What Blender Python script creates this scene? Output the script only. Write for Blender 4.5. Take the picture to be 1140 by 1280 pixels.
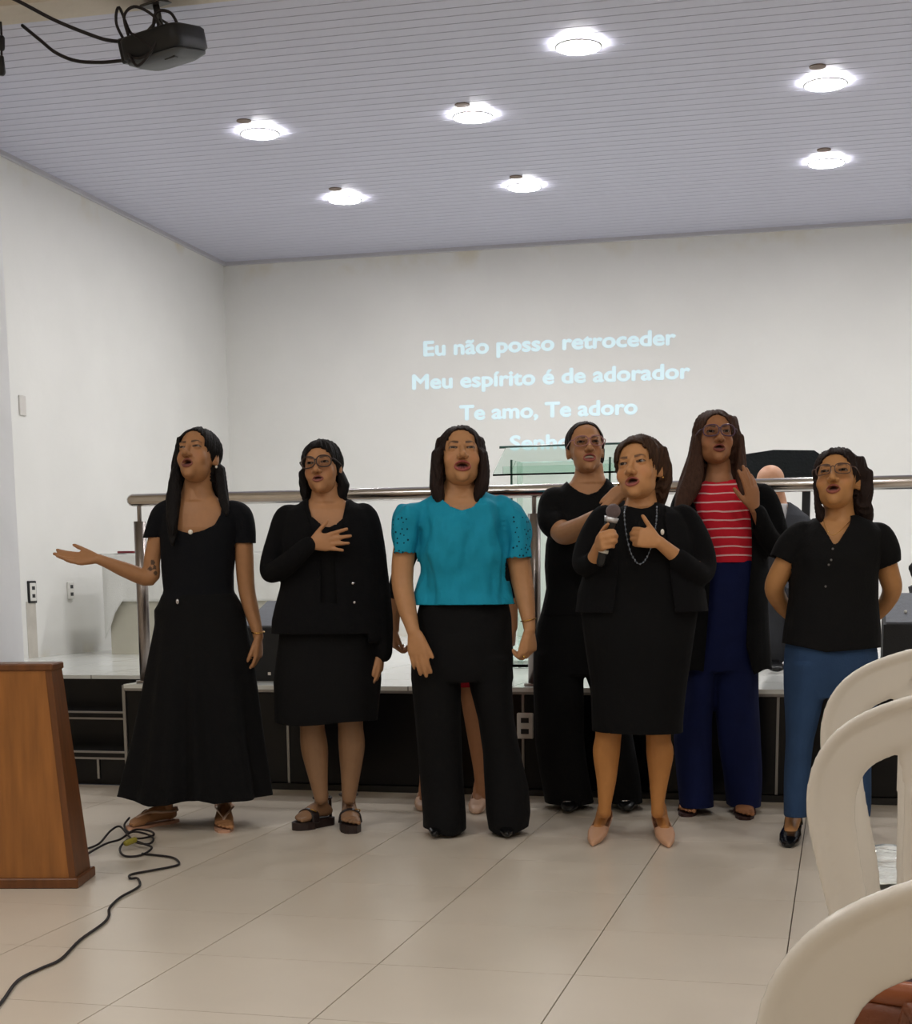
import bpy, math, random
import numpy as np
from math import sin, cos, pi, radians
from mathutils import Matrix, Vector, noise as mnoise

for o in list(bpy.data.objects): bpy.data.objects.remove(o)
scn = bpy.context.scene
C = scn.collection
rng = np.random.RandomState(7)

# ------------------------------------------------------------------ camera
S = 1.04                         # metres per calibration unit (camera height)
F_, CX, CY, PIT, YAW, ROL = 1904.8, 570.0, 1013.0, -.15317, .24654, -.00997
def _cam():
    cp, sp, cy, sy = cos(PIT), sin(PIT), cos(YAW), sin(YAW)
    f = np.array([-sy*cp, cy*cp, sp]); r = np.array([cy, sy, 0.]); u = np.cross(r, f)
    cr, sr = cos(ROL), sin(ROL)
    return np.array([cr*r+sr*u, -sr*r+cr*u, f])
CM = _cam(); CP = np.array([0, 0, S])
cam = bpy.data.cameras.new('camera'); camo = bpy.data.objects.new('camera', cam); C.objects.link(camo)
cam.sensor_fit = 'VERTICAL'; cam.sensor_height = 24; cam.lens = F_/1280*24
cam.shift_y = (CY-640)/1280; cam.shift_x = 0; cam.clip_end = 100
mw = Matrix.Identity(4)
for i in range(3):
    mw[i][0] = CM[0][i]; mw[i][1] = CM[1][i]; mw[i][2] = -CM[2][i]; mw[i][3] = CP[i]
camo.matrix_world = mw
scn.camera = camo
# ------------------------------------------------------------------ world, exposure
w = bpy.data.worlds.new('world'); scn.world = w; w.use_nodes = True
w.node_tree.nodes['Background'].inputs[0].default_value = (.75, .8, 1, 1)
w.node_tree.nodes['Background'].inputs[1].default_value = .02
scn.view_settings.view_transform = 'Standard'; scn.view_settings.look = 'None'
scn.view_settings.exposure = 0.93; scn.view_settings.gamma = 1
scn.view_settings.use_curve_mapping = False
LAMP_STAGE, LAMP_HALL = 74.0, 132.0
LAMP_COL = (1, .985, .968)

def ray(x, y): return CM.T @ np.array([(x-CX)/F_, -(y-CY)/F_, 1.])
def at_z(x, y, z): d = ray(x, y); return CP + d*((z-CP[2])/d[2])
def at_y(x, y, Y): d = ray(x, y); return CP + d*(Y/d[1])
def at_x(x, y, X): d = ray(x, y); return CP + d*(X/d[0])

# ------------------------------------------------------------------ materials
def lin(c):
    c = np.array(c, float)/255.
    return tuple(np.where(c <= .04045, c/12.92, ((c+.055)/1.055)**2.4)) + (1.,)
MATS = {}
def mat(name, rgb, rough=.6, metal=0., noise=0., nscale=8., bump=0., bscale=60., spec=.5, stretch=None, emit=0., trans=0., ior=1.45, attr=None, sheen=0., coat=0.):
    if name in MATS: return MATS[name]
    m = bpy.data.materials.new(name); m.use_nodes = True; MATS[name] = m
    nt = m.node_tree; b = nt.nodes['Principled BSDF']
    col = lin(rgb)
    b.inputs['Base Color'].default_value = col; b.inputs['Roughness'].default_value = rough
    b.inputs['Metallic'].default_value = metal; b.inputs['Specular IOR Level'].default_value = spec
    b.inputs['IOR'].default_value = ior
    if sheen: b.inputs['Sheen Weight'].default_value = sheen
    if coat: b.inputs['Coat Weight'].default_value = coat
    if trans: b.inputs['Transmission Weight'].default_value = trans
    if emit:
        b.inputs['Emission Color'].default_value = col; b.inputs['Emission Strength'].default_value = emit
    tc = nt.nodes.new('ShaderNodeTexCoord'); vec = tc.outputs['Object']
    if stretch:
        mp = nt.nodes.new('ShaderNodeMapping'); mp.inputs['Scale'].default_value = stretch
        nt.links.new(vec, mp.inputs[0]); vec = mp.outputs[0]
    src = None
    if attr:
        a = nt.nodes.new('ShaderNodeAttribute'); a.attribute_name = attr; src = a.outputs['Color']
    if noise:
        n = nt.nodes.new('ShaderNodeTexNoise'); n.inputs['Scale'].default_value = nscale; n.inputs['Detail'].default_value = 5
        nt.links.new(vec, n.inputs['Vector'])
        r = nt.nodes.new('ShaderNodeMapRange'); r.inputs[3].default_value = 1-noise; r.inputs[4].default_value = 1+noise
        r.inputs[1].default_value = .25; r.inputs[2].default_value = .75
        nt.links.new(n.outputs['Fac'], r.inputs[0])
        mx = nt.nodes.new('ShaderNodeMix'); mx.data_type = 'RGBA'; mx.blend_type = 'MULTIPLY'; mx.inputs[0].default_value = 1
        if src: nt.links.new(src, mx.inputs[6])
        else: mx.inputs[6].default_value = col
        nt.links.new(r.outputs[0], mx.inputs[7]); src = mx.outputs[2]
    if src: nt.links.new(src, b.inputs['Base Color'])
    if bump:
        n2 = nt.nodes.new('ShaderNodeTexNoise'); n2.inputs['Scale'].default_value = bscale; n2.inputs['Detail'].default_value = 4
        nt.links.new(vec, n2.inputs['Vector'])
        bp = nt.nodes.new('ShaderNodeBump'); bp.inputs['Strength'].default_value = bump; bp.inputs['Distance'].default_value = .02
        nt.links.new(n2.outputs['Fac'], bp.inputs['Height']); nt.links.new(bp.outputs[0], b.inputs['Normal'])
    return m

# ------------------------------------------------------------------ object helpers
def link(name, me, parent=None, loc=None, rz=0):
    o = bpy.data.objects.new(name, me); C.objects.link(o)
    if parent is not None: o.parent = parent
    if loc is not None: o.location = [float(v) for v in loc]
    if rz: o.rotation_euler = (0, 0, rz)
    return o
def tag(o, label=None, cat=None, group=None, kind=None):
    if label: o['label'] = label
    if cat: o['category'] = cat
    if group: o['group'] = group
    if kind: o['kind'] = kind
    return o
def mk(name, V, F, m, parent=None, smooth=True, loc=None, rz=0, cols=None):
    me = bpy.data.meshes.new(name)
    V = V.tolist() if isinstance(V, np.ndarray) else [tuple(float(q) for q in v) for v in V]
    F = F.tolist() if isinstance(F, np.ndarray) else F
    me.from_pydata(V, [], F)
    if cols is not None:
        a = me.color_attributes.new('Col', 'FLOAT_COLOR', 'POINT')
        a.data.foreach_set('color', np.asarray(cols, np.float32).ravel())
    if smooth: me.polygons.foreach_set('use_smooth', [True]*len(me.polygons))
    for q in (m if isinstance(m, (list, tuple)) else [m]): me.materials.append(q)
    me.validate(); me.update()
    return link(name, me, parent, loc, rz)
def join(prims):
    V, F = [], []
    for v, f in prims:
        k = len(V); V += [tuple(float(q) for q in p) for p in v]; F += [tuple(int(i)+k for i in q) for q in f]
    return V, F
def box(x0, x1, y0, y1, z0, z1, bev=0.):
    if bev <= 0:
        V = [(x, y, z) for z in (z0, z1) for y in (y0, y1) for x in (x0, x1)]
        return V, [(0, 2, 3, 1), (4, 5, 7, 6), (0, 1, 5, 4), (2, 6, 7, 3), (0, 4, 6, 2), (1, 3, 7, 5)]
    b = bev; V = []; idx = {}
    for sx in (0, 1):
        for sy in (0, 1):
            for sz in (0, 1):
                c = ((x0, x1)[sx], (y0, y1)[sy], (z0, z1)[sz]); d = (b*(1-2*sx), b*(1-2*sy), b*(1-2*sz))
                for ax in range(3):
                    p = [c[i]+(d[i] if i != ax else 0) for i in range(3)]
                    idx[(sx, sy, sz, ax)] = len(V); V.append(tuple(p))
    F = []
    cyc = [(0, 0), (1, 0), (1, 1), (0, 1)]
    for ax in range(3):
        o1, o2 = [i for i in range(3) if i != ax]
        for s in (0, 1):
            q = []
            for a, b2 in cyc:
                k = [0, 0, 0]; k[ax] = s; k[o1] = a; k[o2] = b2; q.append(idx[(*k, ax)])
            F.append(tuple(q))
            # edges: between face ax side s and face o1 side t
        for s in (0, 1):
            for t in (0, 1):
                if o1 > ax:
                    q = []
                    for u, a in ((0, ax), (0, o1), (1, o1), (1, ax)):
                        k = [0, 0, 0]; k[ax] = s; k[o1] = t; k[o2] = u; q.append(idx[(*k, a)])
                    F.append(tuple(q))
                if o2 > ax:
                    q = []
                    for u, a in ((0, ax), (0, o2), (1, o2), (1, ax)):
                        k = [0, 0, 0]; k[ax] = s; k[o2] = t; k[o1] = u; q.append(idx[(*k, a)])
                    F.append(tuple(q))
    for sx in (0, 1):
        for sy in (0, 1):
            for sz in (0, 1): F.append(tuple(idx[(sx, sy, sz, a)] for a in range(3)))
    me = bpy.data.meshes.new('t'); import bmesh
    bm = bmesh.new(); vs = [bm.verts.new(v) for v in V]
    for f in F:
        try: bm.faces.new([vs[i] for i in f])
        except ValueError: pass
    bmesh.ops.recalc_face_normals(bm, faces=bm.faces); bm.verts.index_update()
    F = [tuple(v.index for v in f.verts) for f in bm.faces]; bm.free(); bpy.data.meshes.remove(me)
    return V, F
def ell(c, r, R=None, nu=20, nv=12):
    c = np.array(c, float); r = np.array(r, float)*np.ones(3)
    V = []; F = []
    for j in range(1, nv):
        f = pi*j/nv
        for i in range(nu):
            t = 2*pi*i/nu; V.append(np.array([sin(f)*cos(t), sin(f)*sin(t), cos(f)]))
    V += [np.array([0, 0, 1.]), np.array([0, 0, -1.])]
    for j in range(nv-2):
        for i in range(nu):
            a, b = j*nu+i, j*nu+(i+1) % nu; F.append((a, a+nu, b+nu, b))
    t, bt = len(V)-2, len(V)-1
    for i in range(nu):
        F.append((t, i, (i+1) % nu)); F.append((bt, (nv-2)*nu+(i+1) % nu, (nv-2)*nu+i))
    V = np.array(V)*r
    if R is not None: V = V @ np.array(R).T
    return (V+c), F
def unit(v): v = np.array(v, float); return v/max(1e-9, np.linalg.norm(v))
def loft(rings, n=28, cap=True):
    """rings: (centre, ax, ay[, exponent])"""
    V = []; F = []
    for rg in rings:
        c, ax, ay = [np.array(q, float) for q in rg[:3]]; e = 2./(rg[3] if len(rg) > 3 else 2.)
        for i in range(n):
            t = 2*pi*i/n; a, b = cos(t), sin(t)
            V.append(c + ax*(np.sign(a)*abs(a)**e) + ay*(np.sign(b)*abs(b)**e))
    for j in range(len(rings)-1):
        for i in range(n):
            a, b = j*n+i, j*n+(i+1) % n; F.append((a, b, b+n, a+n))
    if cap:
        F.append(tuple(range(n))[::-1]); F.append(tuple((len(rings)-1)*n+i for i in range(n)))
    return np.array(V), F
def catmull(P, sub=4):
    P = [np.array(p, float) for p in P]
    if len(P) < 3 or sub < 2: return np.array(P)
    out = []
    Q = [2*P[0]-P[1]]+P+[2*P[-1]-P[-2]]
    for i in range(1, len(Q)-2):
        for k in range(sub):
            t = k/sub
            out.append(.5*((2*Q[i])+(-Q[i-1]+Q[i+1])*t+(2*Q[i-1]-5*Q[i]+4*Q[i+1]-Q[i+2])*t*t+(-Q[i-1]+3*Q[i]-3*Q[i+1]+Q[i+2])*t**3))
    out.append(P[-1]); return np.array(out)
def tube(P, R, n=14, sub=4, flat=1., side=None, cap=True, closed=False):
    """round or flattened tube through P with radii R; side = wide axis when flat<1"""
    P = [np.array(p, float) for p in P]
    R = [R]*len(P) if np.isscalar(R) else list(R)
    if closed:
        X = np.array(P)
        rr = np.array(R, float)
    else:
        X = catmull([np.append(p, r) for p, r in zip(P, R)], sub); rr = X[:, 3]; X = X[:, :3]
    m = len(X)
    T = np.array([unit(X[(i+1) % m]-X[i-1]) if closed else unit(X[min(i+1, m-1)]-X[max(i-1, 0)]) for i in range(m)])
    N = np.zeros_like(X); ref = np.array(side, float) if side is not None else (np.array([0, 0, 1.]) if abs(T[0][2]) < .9 else np.array([1., 0, 0]))
    nv = unit(ref-T[0]*(ref@T[0]))
    for i in range(m):
        if side is not None: v = ref-T[i]*(ref@T[i])
        else: v = nv-T[i]*(nv@T[i])
        nv = unit(v) if np.linalg.norm(v) > 1e-6 else nv
        N[i] = nv
    rings = []
    if cap and not closed:
        for k, s in ((.92, .4), (.55, .8)):
            pass
        for s, k in ((-.85, .5), (-.5, .86)): rings.append((X[0]+T[0]*s*rr[0]*min(1, flat*1.2), N[0]*rr[0]*k, np.cross(T[0], N[0])*rr[0]*flat*k))
    for i in range(m): rings.append((X[i], N[i]*rr[i], np.cross(T[i], N[i])*rr[i]*flat))
    if cap and not closed:
        for s, k in ((.5, .86), (.85, .5)): rings.append((X[-1]+T[-1]*s*rr[-1]*min(1, flat*1.2), N[-1]*rr[-1]*k, np.cross(T[-1], N[-1])*rr[-1]*flat*k))
    if not closed: return loft(rings, n)
    V, F = loft(rings, n, cap=False)
    k = len(rings)-1
    for i in range(n): F.append((k*n+i, k*n+(i+1) % n, (i+1) % n, i))
    return V, F
_tmp = [0]
def vol(prims, voxel=.006, smooth=2, fac=.5):
    """union of closed shapes as one continuous surface"""
    V, F = join(prims)
    me = bpy.data.meshes.new('tmp'); me.from_pydata(V, [], F); me.update()
    o = bpy.data.objects.new('tmp', me); C.objects.link(o)
    r = o.modifiers.new('r', 'REMESH'); r.mode = 'VOXEL'; r.voxel_size = voxel; r.adaptivity = 0
    if smooth:
        s = o.modifiers.new('s', 'SMOOTH'); s.factor = fac; s.iterations = smooth
    dg = bpy.context.evaluated_depsgraph_get(); e = o.evaluated_get(dg); m2 = e.to_mesh()
    n = len(m2.vertices); A = np.empty(n*3, np.float32); m2.vertices.foreach_get('co', A)
    L = np.empty(len(m2.loops), np.int32); m2.loops.foreach_get('vertex_index', L)
    tot = np.empty(len(m2.polygons), np.int32); m2.polygons.foreach_get('loop_total', tot)
    if (tot == 4).all(): FF = L.reshape(-1, 4)
    else:
        FF = []; k = 0
        for t in tot: FF.append(L[k:k+t].tolist()); k += t
        FF = np.array([f if len(f) == 4 else (f+[f[-1]])[:4] for f in FF])
    e.to_mesh_clear(); bpy.data.objects.remove(o); bpy.data.meshes.remove(me)
    return A.reshape(-1, 3).astype(float), FF
def vnormals(V, F):
    N = np.zeros_like(V)
    n = np.cross(V[F[:, 2]]-V[F[:, 0]], V[F[:, 3]]-V[F[:, 1]])
    for k in range(4): np.add.at(N, F[:, k], n)
    return N/np.maximum(1e-12, np.linalg.norm(N, axis=1))[:, None]
def clip(V, F, f):
    """keep f>0; boundary vertices pulled onto f=0"""
    keep = (f[F] > 0).any(axis=1); F = F[keep]
    V = V.copy(); acc = np.zeros_like(V); cnt = np.zeros(len(V))
    for k in range(4):
        a, b = F[:, k], F[:, (k+1) % 4]
        for p, q in ((a, b), (b, a)):
            s = (f[p] > 0) & (f[q] <= 0); p2, q2 = p[s], q[s]
            t = f[p2]/(f[p2]-f[q2]); X = V[p2]+(V[q2]-V[p2])*t[:, None]
            np.add.at(acc, q2, X); np.add.at(cnt, q2, 1)
    s = cnt > 0; V[s] = acc[s]/cnt[s][:, None]
    bad = (f <= 0) & ~s
    F = F[~bad[F].any(axis=1)]
    u, inv = np.unique(F, return_inverse=True)
    return V[u], inv.reshape(F.shape)
def shell(V, F, t):
    """give an open surface thickness t (inwards) with a closed rim"""
    N = vnormals(V, F); n = len(V); V2 = np.vstack([V, V-N*t])
    E = {}
    for q in F:
        for k in range(4):
            a, b = int(q[k]), int(q[(k+1) % 4])
            if a != b: E[(a, b)] = 1
    rim = [(b, a, a+n, b+n) for (a, b) in E if (b, a) not in E]
    FF = np.vstack([F, F[:, ::-1]+n] + ([np.array(rim)] if rim else []))
    return V2, FF
def fold(V, F, amp, sc, seed=0, zs=.35):
    """cloth folds: noise stretched along the height"""
    N = vnormals(V, F); d = np.empty(len(V))
    for i, v in enumerate(V): d[i] = mnoise.noise(Vector((v[0]*sc+seed*7.3, v[1]*sc, v[2]*sc*zs)))
    return V+N*(d*amp)[:, None]
def rotm(yaw=0, up=0, roll=0):
    a = -up; cz, sz = cos(yaw), sin(yaw); ca, sa = cos(a), sin(a); cr, sr = cos(roll), sin(roll)
    Rz = np.array([[cz, -sz, 0], [sz, cz, 0], [0, 0, 1]]); Rx = np.array([[1, 0, 0], [0, ca, -sa], [0, sa, ca]])
    # positive a must tip the face down: (0,-1,0)->(0,-ca,-sa)
    Ry = np.array([[cr, 0, sr], [0, 1, 0], [-sr, 0, cr]])
    return Rz @ Rx @ Ry

# ================================================================== THE ROOM
YST, ZST, YBK, XL, XR, ZC = 6.763*S, .495*S, 12.43*S, -5.087*S, 5.2*S, 3.6*S
YHALL = -5.5
def struct(name, prims, m, parent=None, smooth=False):
    V, F = join(prims); o = mk(name, V, F, m, parent, smooth)
    if parent is None: o['kind'] = 'structure'
    return o
def wall_mat(name, rgb, stain):
    m = mat(name, rgb, rough=.75, noise=.035, nscale=1.6, bump=.12, bscale=9)
    nt = m.node_tree; b = nt.nodes['Principled BSDF']
    src = b.inputs['Base Color'].links[0].from_socket
    tc = nt.nodes.new('ShaderNodeTexCoord'); sp = nt.nodes.new('ShaderNodeSeparateXYZ'); nt.links.new(tc.outputs['Object'], sp.inputs[0])
    n = nt.nodes.new('ShaderNodeTexNoise'); n.inputs['Scale'].default_value = 3.2; n.inputs['Detail'].default_value = 6
    nt.links.new(tc.outputs['Object'], n.inputs['Vector'])
    # damp marks: a narrow irregular band under the ceiling and above the stage floor
    def band(lo, hi):
        r = nt.nodes.new('ShaderNodeMapRange'); r.inputs[1].default_value = lo; r.inputs[2].default_value = hi
        nt.links.new(sp.outputs['Z'], r.inputs[0]); return r.outputs[0]
    a = nt.nodes.new('ShaderNodeMath'); a.operation = 'MAXIMUM'
    nt.links.new(band(ZC-.22, ZC), a.inputs[0]); nt.links.new(band(ZST+.10, ZST), a.inputs[1])
    r = nt.nodes.new('ShaderNodeMapRange'); r.inputs[1].default_value = .52; r.inputs[2].default_value = .72
    nt.links.new(n.outputs['Fac'], r.inputs[0])
    mu = nt.nodes.new('ShaderNodeMath'); mu.operation = 'MULTIPLY'; nt.links.new(a.outputs[0], mu.inputs[0]); nt.links.new(r.outputs[0], mu.inputs[1])
    mx = nt.nodes.new('ShaderNodeMix'); mx.data_type = 'RGBA'; mu2 = nt.nodes.new('ShaderNodeMath'); mu2.operation = 'MULTIPLY'; mu2.inputs[1].default_value = .6; nt.links.new(mu.outputs[0], mu2.inputs[0]); nt.links.new(mu2.outputs[0], mx.inputs[0]); nt.links.new(src, mx.inputs[6])
    mx.inputs[7].default_value = lin(stain); nt.links.new(mx.outputs[2], b.inputs['Base Color'])
    return m
M_WALL = wall_mat('painted_wall', (233, 232, 228), (212, 198, 160))
M_PILLAR = mat('painted_pillar', (228, 228, 230), .7, noise=.04, nscale=3, bump=.1, bscale=14)
M_HALLW = mat('hall_wall', (214, 205, 190), .8, noise=.03, nscale=2)
M_GROUT = mat('grout', (104, 92, 80), .9, noise=.08, nscale=30)
M_TILE = mat('floor_tile', (214, 203, 188), .28, noise=.045, nscale=2.2, bump=.012, bscale=25, spec=.45)
M_PVC = mat('pvc_ceiling', (196, 196, 213), .42, noise=.02, nscale=3)
M_BEAM = mat('beam_plaster', (208, 198, 184), .8, noise=.06, nscale=4, bump=.15, bscale=20)
M_GRAN = mat('black_granite', (9, 9, 11), .22, noise=.35, nscale=90, spec=.3)
M_ALU = mat('aluminium_trim', (150, 148, 146), .38, metal=.85, noise=.04, nscale=30)
M_STFL = mat('stage_floor', (226, 228, 224), .14, noise=.03, nscale=3, spec=.5)
nt = M_STFL.node_tree; b = nt.nodes['Principled BSDF']; br = nt.nodes.new('ShaderNodeTexBrick'); br.offset = 0
br.inputs['Scale'].default_value = 1; br.inputs['Brick Width'].default_value = .5; br.inputs['Row Height'].default_value = .5; br.inputs['Mortar Size'].default_value = .004
br.inputs['Color1'].default_value = br.inputs['Color2'].default_value = lin((226, 228, 224)); br.inputs['Mortar'].default_value = lin((150, 150, 146))
tc = nt.nodes.new('ShaderNodeTexCoord'); nt.links.new(tc.outputs['Object'], br.inputs['Vector']); nt.links.new(br.outputs['Color'], b.inputs['Base Color'])
M_FAR = mat('floor_tile_far', (206, 192, 172), .3)
nt = M_FAR.node_tree; b = nt.nodes['Principled BSDF']; br = nt.nodes.new('ShaderNodeTexBrick'); br.offset = 0
br.inputs['Scale'].default_value = 1; br.inputs['Brick Width'].default_value = .5356; br.inputs['Row Height'].default_value = .522; br.inputs['Mortar Size'].default_value = .003
br.inputs['Color1'].default_value = br.inputs['Color2'].default_value = lin((206, 192, 172)); br.inputs['Mortar'].default_value = lin((130, 118, 104))
tc = nt.nodes.new('ShaderNodeTexCoord'); nt.links.new(tc.outputs['Object'], br.inputs['Vector']); nt.links.new(br.outputs['Color'], b.inputs['Base Color'])

# floor: tiled near part built tile by tile, the rest of the hall by material
TX, TY = .515*S, .502*S; tx0, ty0 = -.628*S, 3.695*S
ix0, ix1, iy0, iy1 = -7, 4, -6, 6
X0, X1, Y0 = tx0+ix0*TX, tx0+ix1*TX, ty0+iy0*TY
floor = struct('floor', [box(XL-.2, XR+.2, YHALL, YST+.05, -.12, -.012)], M_GROUT)
far = struct('floor_surface', [box(XL, X0-.0015, YHALL, YST, -.012, 0), box(X1+.0015, XR, YHALL, YST, -.012, 0), box(X0, X1, YHALL, Y0-.0015, -.012, 0)], M_FAR, floor)
tv, tf = box(.0018, TX-.0018, .0014, TY-.0014, -.012, 0)
tme = None
for i in range(ix0, ix1):
    for j in range(iy0, iy1+1):
        y1 = min(ty0+(j+1)*TY, YST)
        if y1 < ty0+(j+1)*TY-1e-6:
            vv, ff = box(.0016, TX-.0016, .0016, y1-(ty0+j*TY), -.012, 0)
            if y1-(ty0+j*TY) < .02: continue
            mk('floor_tile', vv, ff, M_TILE, floor, False, (tx0+i*TX, ty0+j*TY, 0)); continue
        if tme is None:
            o = mk('floor_tile', tv, tf, M_TILE, floor, False, (tx0+i*TX, ty0+j*TY, 0)); tme = o.data
        else: link('floor_tile', tme, floor, (tx0+i*TX, ty0+j*TY, 0))

# stage
XSTEP, XPIL = -3.351*S, -4.25*S
TR = .31*S
stage = struct('stage_platform', [box(XSTEP+.02, XR, YST+.03, YBK, -.02, ZST-.02), box(XL, XSTEP+.02, YST+2*TR+.03, YBK, -.02, ZST-.02)], M_GRAN)
struct('stage_floor', [box(XSTEP, XR, YST-.005, YBK, ZST-.02, ZST), box(XL, XSTEP, YST+2*TR, YBK, ZST-.02, ZST)], M_STFL, stage)
ps = 1.133*S; px = -2.518*S
xs = [XSTEP]+[px+k*ps for k in range(0, 8)]
for a, b2 in zip(xs[:-1], xs[1:]):
    struct('front_panel', [box(a+.006, min(b2, XR)-.006, YST+.005, YST+.03, .035, ZST-.035, .002)], M_GRAN, stage)
for a in xs[1:-1]: struct('panel_strip', [box(a-.006, a+.006, YST, YST+.03, .035, ZST-.035)], M_ALU, stage)
struct('corner_strip', [box(XSTEP-.012, XSTEP+.006, YST-.004, YST+.02, .0, ZST-.005, .002)], M_ALU, stage)
struct('edge_strip', [box(XSTEP, XR, YST-.008, YST+.01, ZST-.034, ZST-.02, .002)], M_ALU, stage)
struct('plinth', [box(XSTEP, XR, YST+.004, YST+.03, 0, .03)], mat('dark_plinth', (34, 32, 30), .5, noise=.2), stage)
struct('side_panel', [box(XSTEP-.008, XSTEP+.02, YST+.02, YST+2*TR+.03, 0, ZST-.02)], M_GRAN, stage)
for k in range(2):
    z = ZST*(k+1)/3; y = YST+TR*k
    st = struct('step', [box(XL, XSTEP-.008, y+.02, YST+2*TR+.05, 0 if k == 0 else z-ZST/3, z-.03)], M_GRAN, stage)
    struct('tread', [box(XL, XSTEP-.008, y, YST+2*TR+.04, z-.03, z, .004)], M_GRAN, st)
    struct('nosing', [box(XL, XSTEP-.008, y-.004, y+.01, z-.007, z+.002)], M_ALU, st)
    struct('nosing', [box(XL, XSTEP-.008, y+.012, y+.022, z-.042, z-.03)], M_ALU, st)
struct('riser', [box(XL, XSTEP-.008, YST+2*TR-.004, YST+2*TR+.03, ZST*2/3, ZST-.02)], M_GRAN, stage)
struct('riser_strip', [box(-3.52*S, -3.508*S, YST+.012, YST+.022, .03, ZST/3-.042)], M_ALU, stage)

# walls and ceiling
t = .2
ZH = 4.5
struct('wall_back', [box(XL-t, XR+t, YBK, YBK+t, 0, ZC+.3)], M_WALL)
struct('wall_left', [box(XL-t, XL, 7.05*S, YBK, 0, ZC+.3)], M_WALL)
struct('wall_right', [box(XR, XR+t, 7.05*S, YBK, 0, ZC+.3)], M_WALL)
struct('wall_left_hall', [box(XL-t, XL, YHALL, 7.05*S, 0, ZH)], M_HALLW)
struct('wall_right_hall', [box(XR, XR+t, YHALL, 7.05*S, 0, ZH)], M_HALLW)
struct('wall_front', [box(XL-t, XR+t, YHALL-t, YHALL, 0, ZH)], M_HALLW)
struct('pillar', [box(XL, XPIL, 7.1*S, 7.42*S, 0, ZC+.05, .01)], M_PILLAR)
struct('pillar', [box(4.25*S, XR, 7.1*S, 7.42*S, 0, ZC+.05, .01)], M_PILLAR)
struct('ceiling_hall', [box(XL-t, XR+t, YHALL-t, 6.8*S, ZH, ZH+.1)], mat('hall_ceiling', (225, 222, 216), .7, noise=.02))
# plastered beam over the stage opening
beam = struct('beam', [box(XL-t, XR+t, 6.72*S, 6.95*S, 3.59*S, ZH+.1, .006)], M_BEAM)
# stage ceiling of narrow plastic boards with a groove down the middle of each
ceil = struct('ceiling', [box(XL-t, XR+t, 6.9*S, YBK+t, ZC+.02, ZC+.1)], mat('ceiling_void', (60, 58, 64), .9))
PB = .2*S
prof = [(0, 0.016), (0.004, 0), (.095, 0), (.098, .004), (.102, .004), (.105, 0), (.196, 0), (.2, .016)]
pv = []; pf = []
for x in (XL, XR):
    for (u, h) in prof: pv.append((x, u*S, ZC+h))
for k in range(len(prof)-1): pf.append((k, k+1, k+1+len(prof), k+len(prof)))
pme = None; y = 6.93*S
while y < YBK:
    if pme is None: o = mk('ceiling_board', pv, pf, M_PVC, ceil, False, (0, y, 0)); pme = o.data
    else: link('ceiling_board', pme, ceil, (0, y, 0))
    y += PB
M_TRIM = mat('pvc_trim', (188, 186, 192), .5)
struct('trim_1', [box(XL, XR, YBK-.03, YBK, ZC-.03, ZC+.004, .004)], M_TRIM)
struct('trim_2', [box(XL, XL+.03, 6.95*S, YBK, ZC-.03, ZC+.004, .004)], M_TRIM)

# ---------------------------------------------------------------- lamps
def disc(r, z0, z1, n=40, r2=None):
    r2 = r if r2 is None else r2
    return loft([((0, 0, z0), (r, 0, 0), (0, r, 0)), ((0, 0, z1), (r2, 0, 0), (0, r2, 0))], n)
M_LAMPF = mat('lamp_frame', (235, 235, 235), .4)
def lamp(P, label, power, group):
    e = link('ceiling_lamp', None, None, P); tag(e, label, 'ceiling lamp', group)
    r = .112*S
    V, F = tube([(cos(a)*r, sin(a)*r, -.006) for a in np.linspace(0, 2*pi, 41)[:-1]], .007, 10, closed=True)
    mk('frame', V, F, M_LAMPF, e)
    m = mat('lamp_diffuser' if group == 'lamps on the stage ceiling' or 'out of view' in group else 'lamp_diffuser_hall', (255, 252, 246), .5)
    b = m.node_tree.nodes['Principled BSDF']; b.inputs['Emission Color'].default_value = (*LAMP_COL, 1); b.inputs['Emission Strength'].default_value = power
    n_ = 40; V = [((r-.004)*cos(2*pi*i/n_), (r-.004)*sin(2*pi*i/n_), -.007) for i in range(n_)]; mk('diffuser', V, [tuple(range(n_))[::-1]], m, e, False)
    return e
LP = [((723, 57), 'round lamp on the stage ceiling, the single one nearest the beam'),
      ((591, 145), 'round lamp on the stage ceiling, middle one of the front row'),
      ((325, 166), 'round lamp on the stage ceiling, in the front row near the left wall'),
      ((431, 249), 'round lamp on the stage ceiling, in the back row nearest the left corner'),
      ((655, 233), 'round lamp on the stage ceiling, in the back row above the projected words'),
      ((1032, 104), 'round lamp on the stage ceiling, rightmost of the front row'),
      ((1033, 203), 'round lamp on the stage ceiling, rightmost of the back row')]
for p, lb in LP: lamp(at_z(*p, ZC-.012), lb, LAMP_STAGE, 'lamps on the stage ceiling')
for x in (1.45*S, 3.0*S):
    for y in (8.93*S, 10.6*S): lamp((x, y, ZC), 'round lamp on the stage ceiling beyond the right edge of the view', LAMP_STAGE, 'stage lamps out of view')
for x in (-3.2, 0, 3.2):
    for y in (-3, 0.0, 3.0): lamp((x, y, ZH), 'round lamp on the hall ceiling above the rows of chairs', LAMP_HALL, 'lamps on the hall ceiling')
M_PATCH = mat('old_hole_cover', (120, 104, 92), .7, noise=.2, nscale=20)
for p in ((305, 151), (1022, 83), (1030, 187), (578, 131), (419, 236), (645, 221)):
    P = at_z(*p, ZC-.001); V, F = disc(.045, -.004, .004, 20); mk('hole_cover', V, F, M_PATCH, ceil, False, P)

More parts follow.
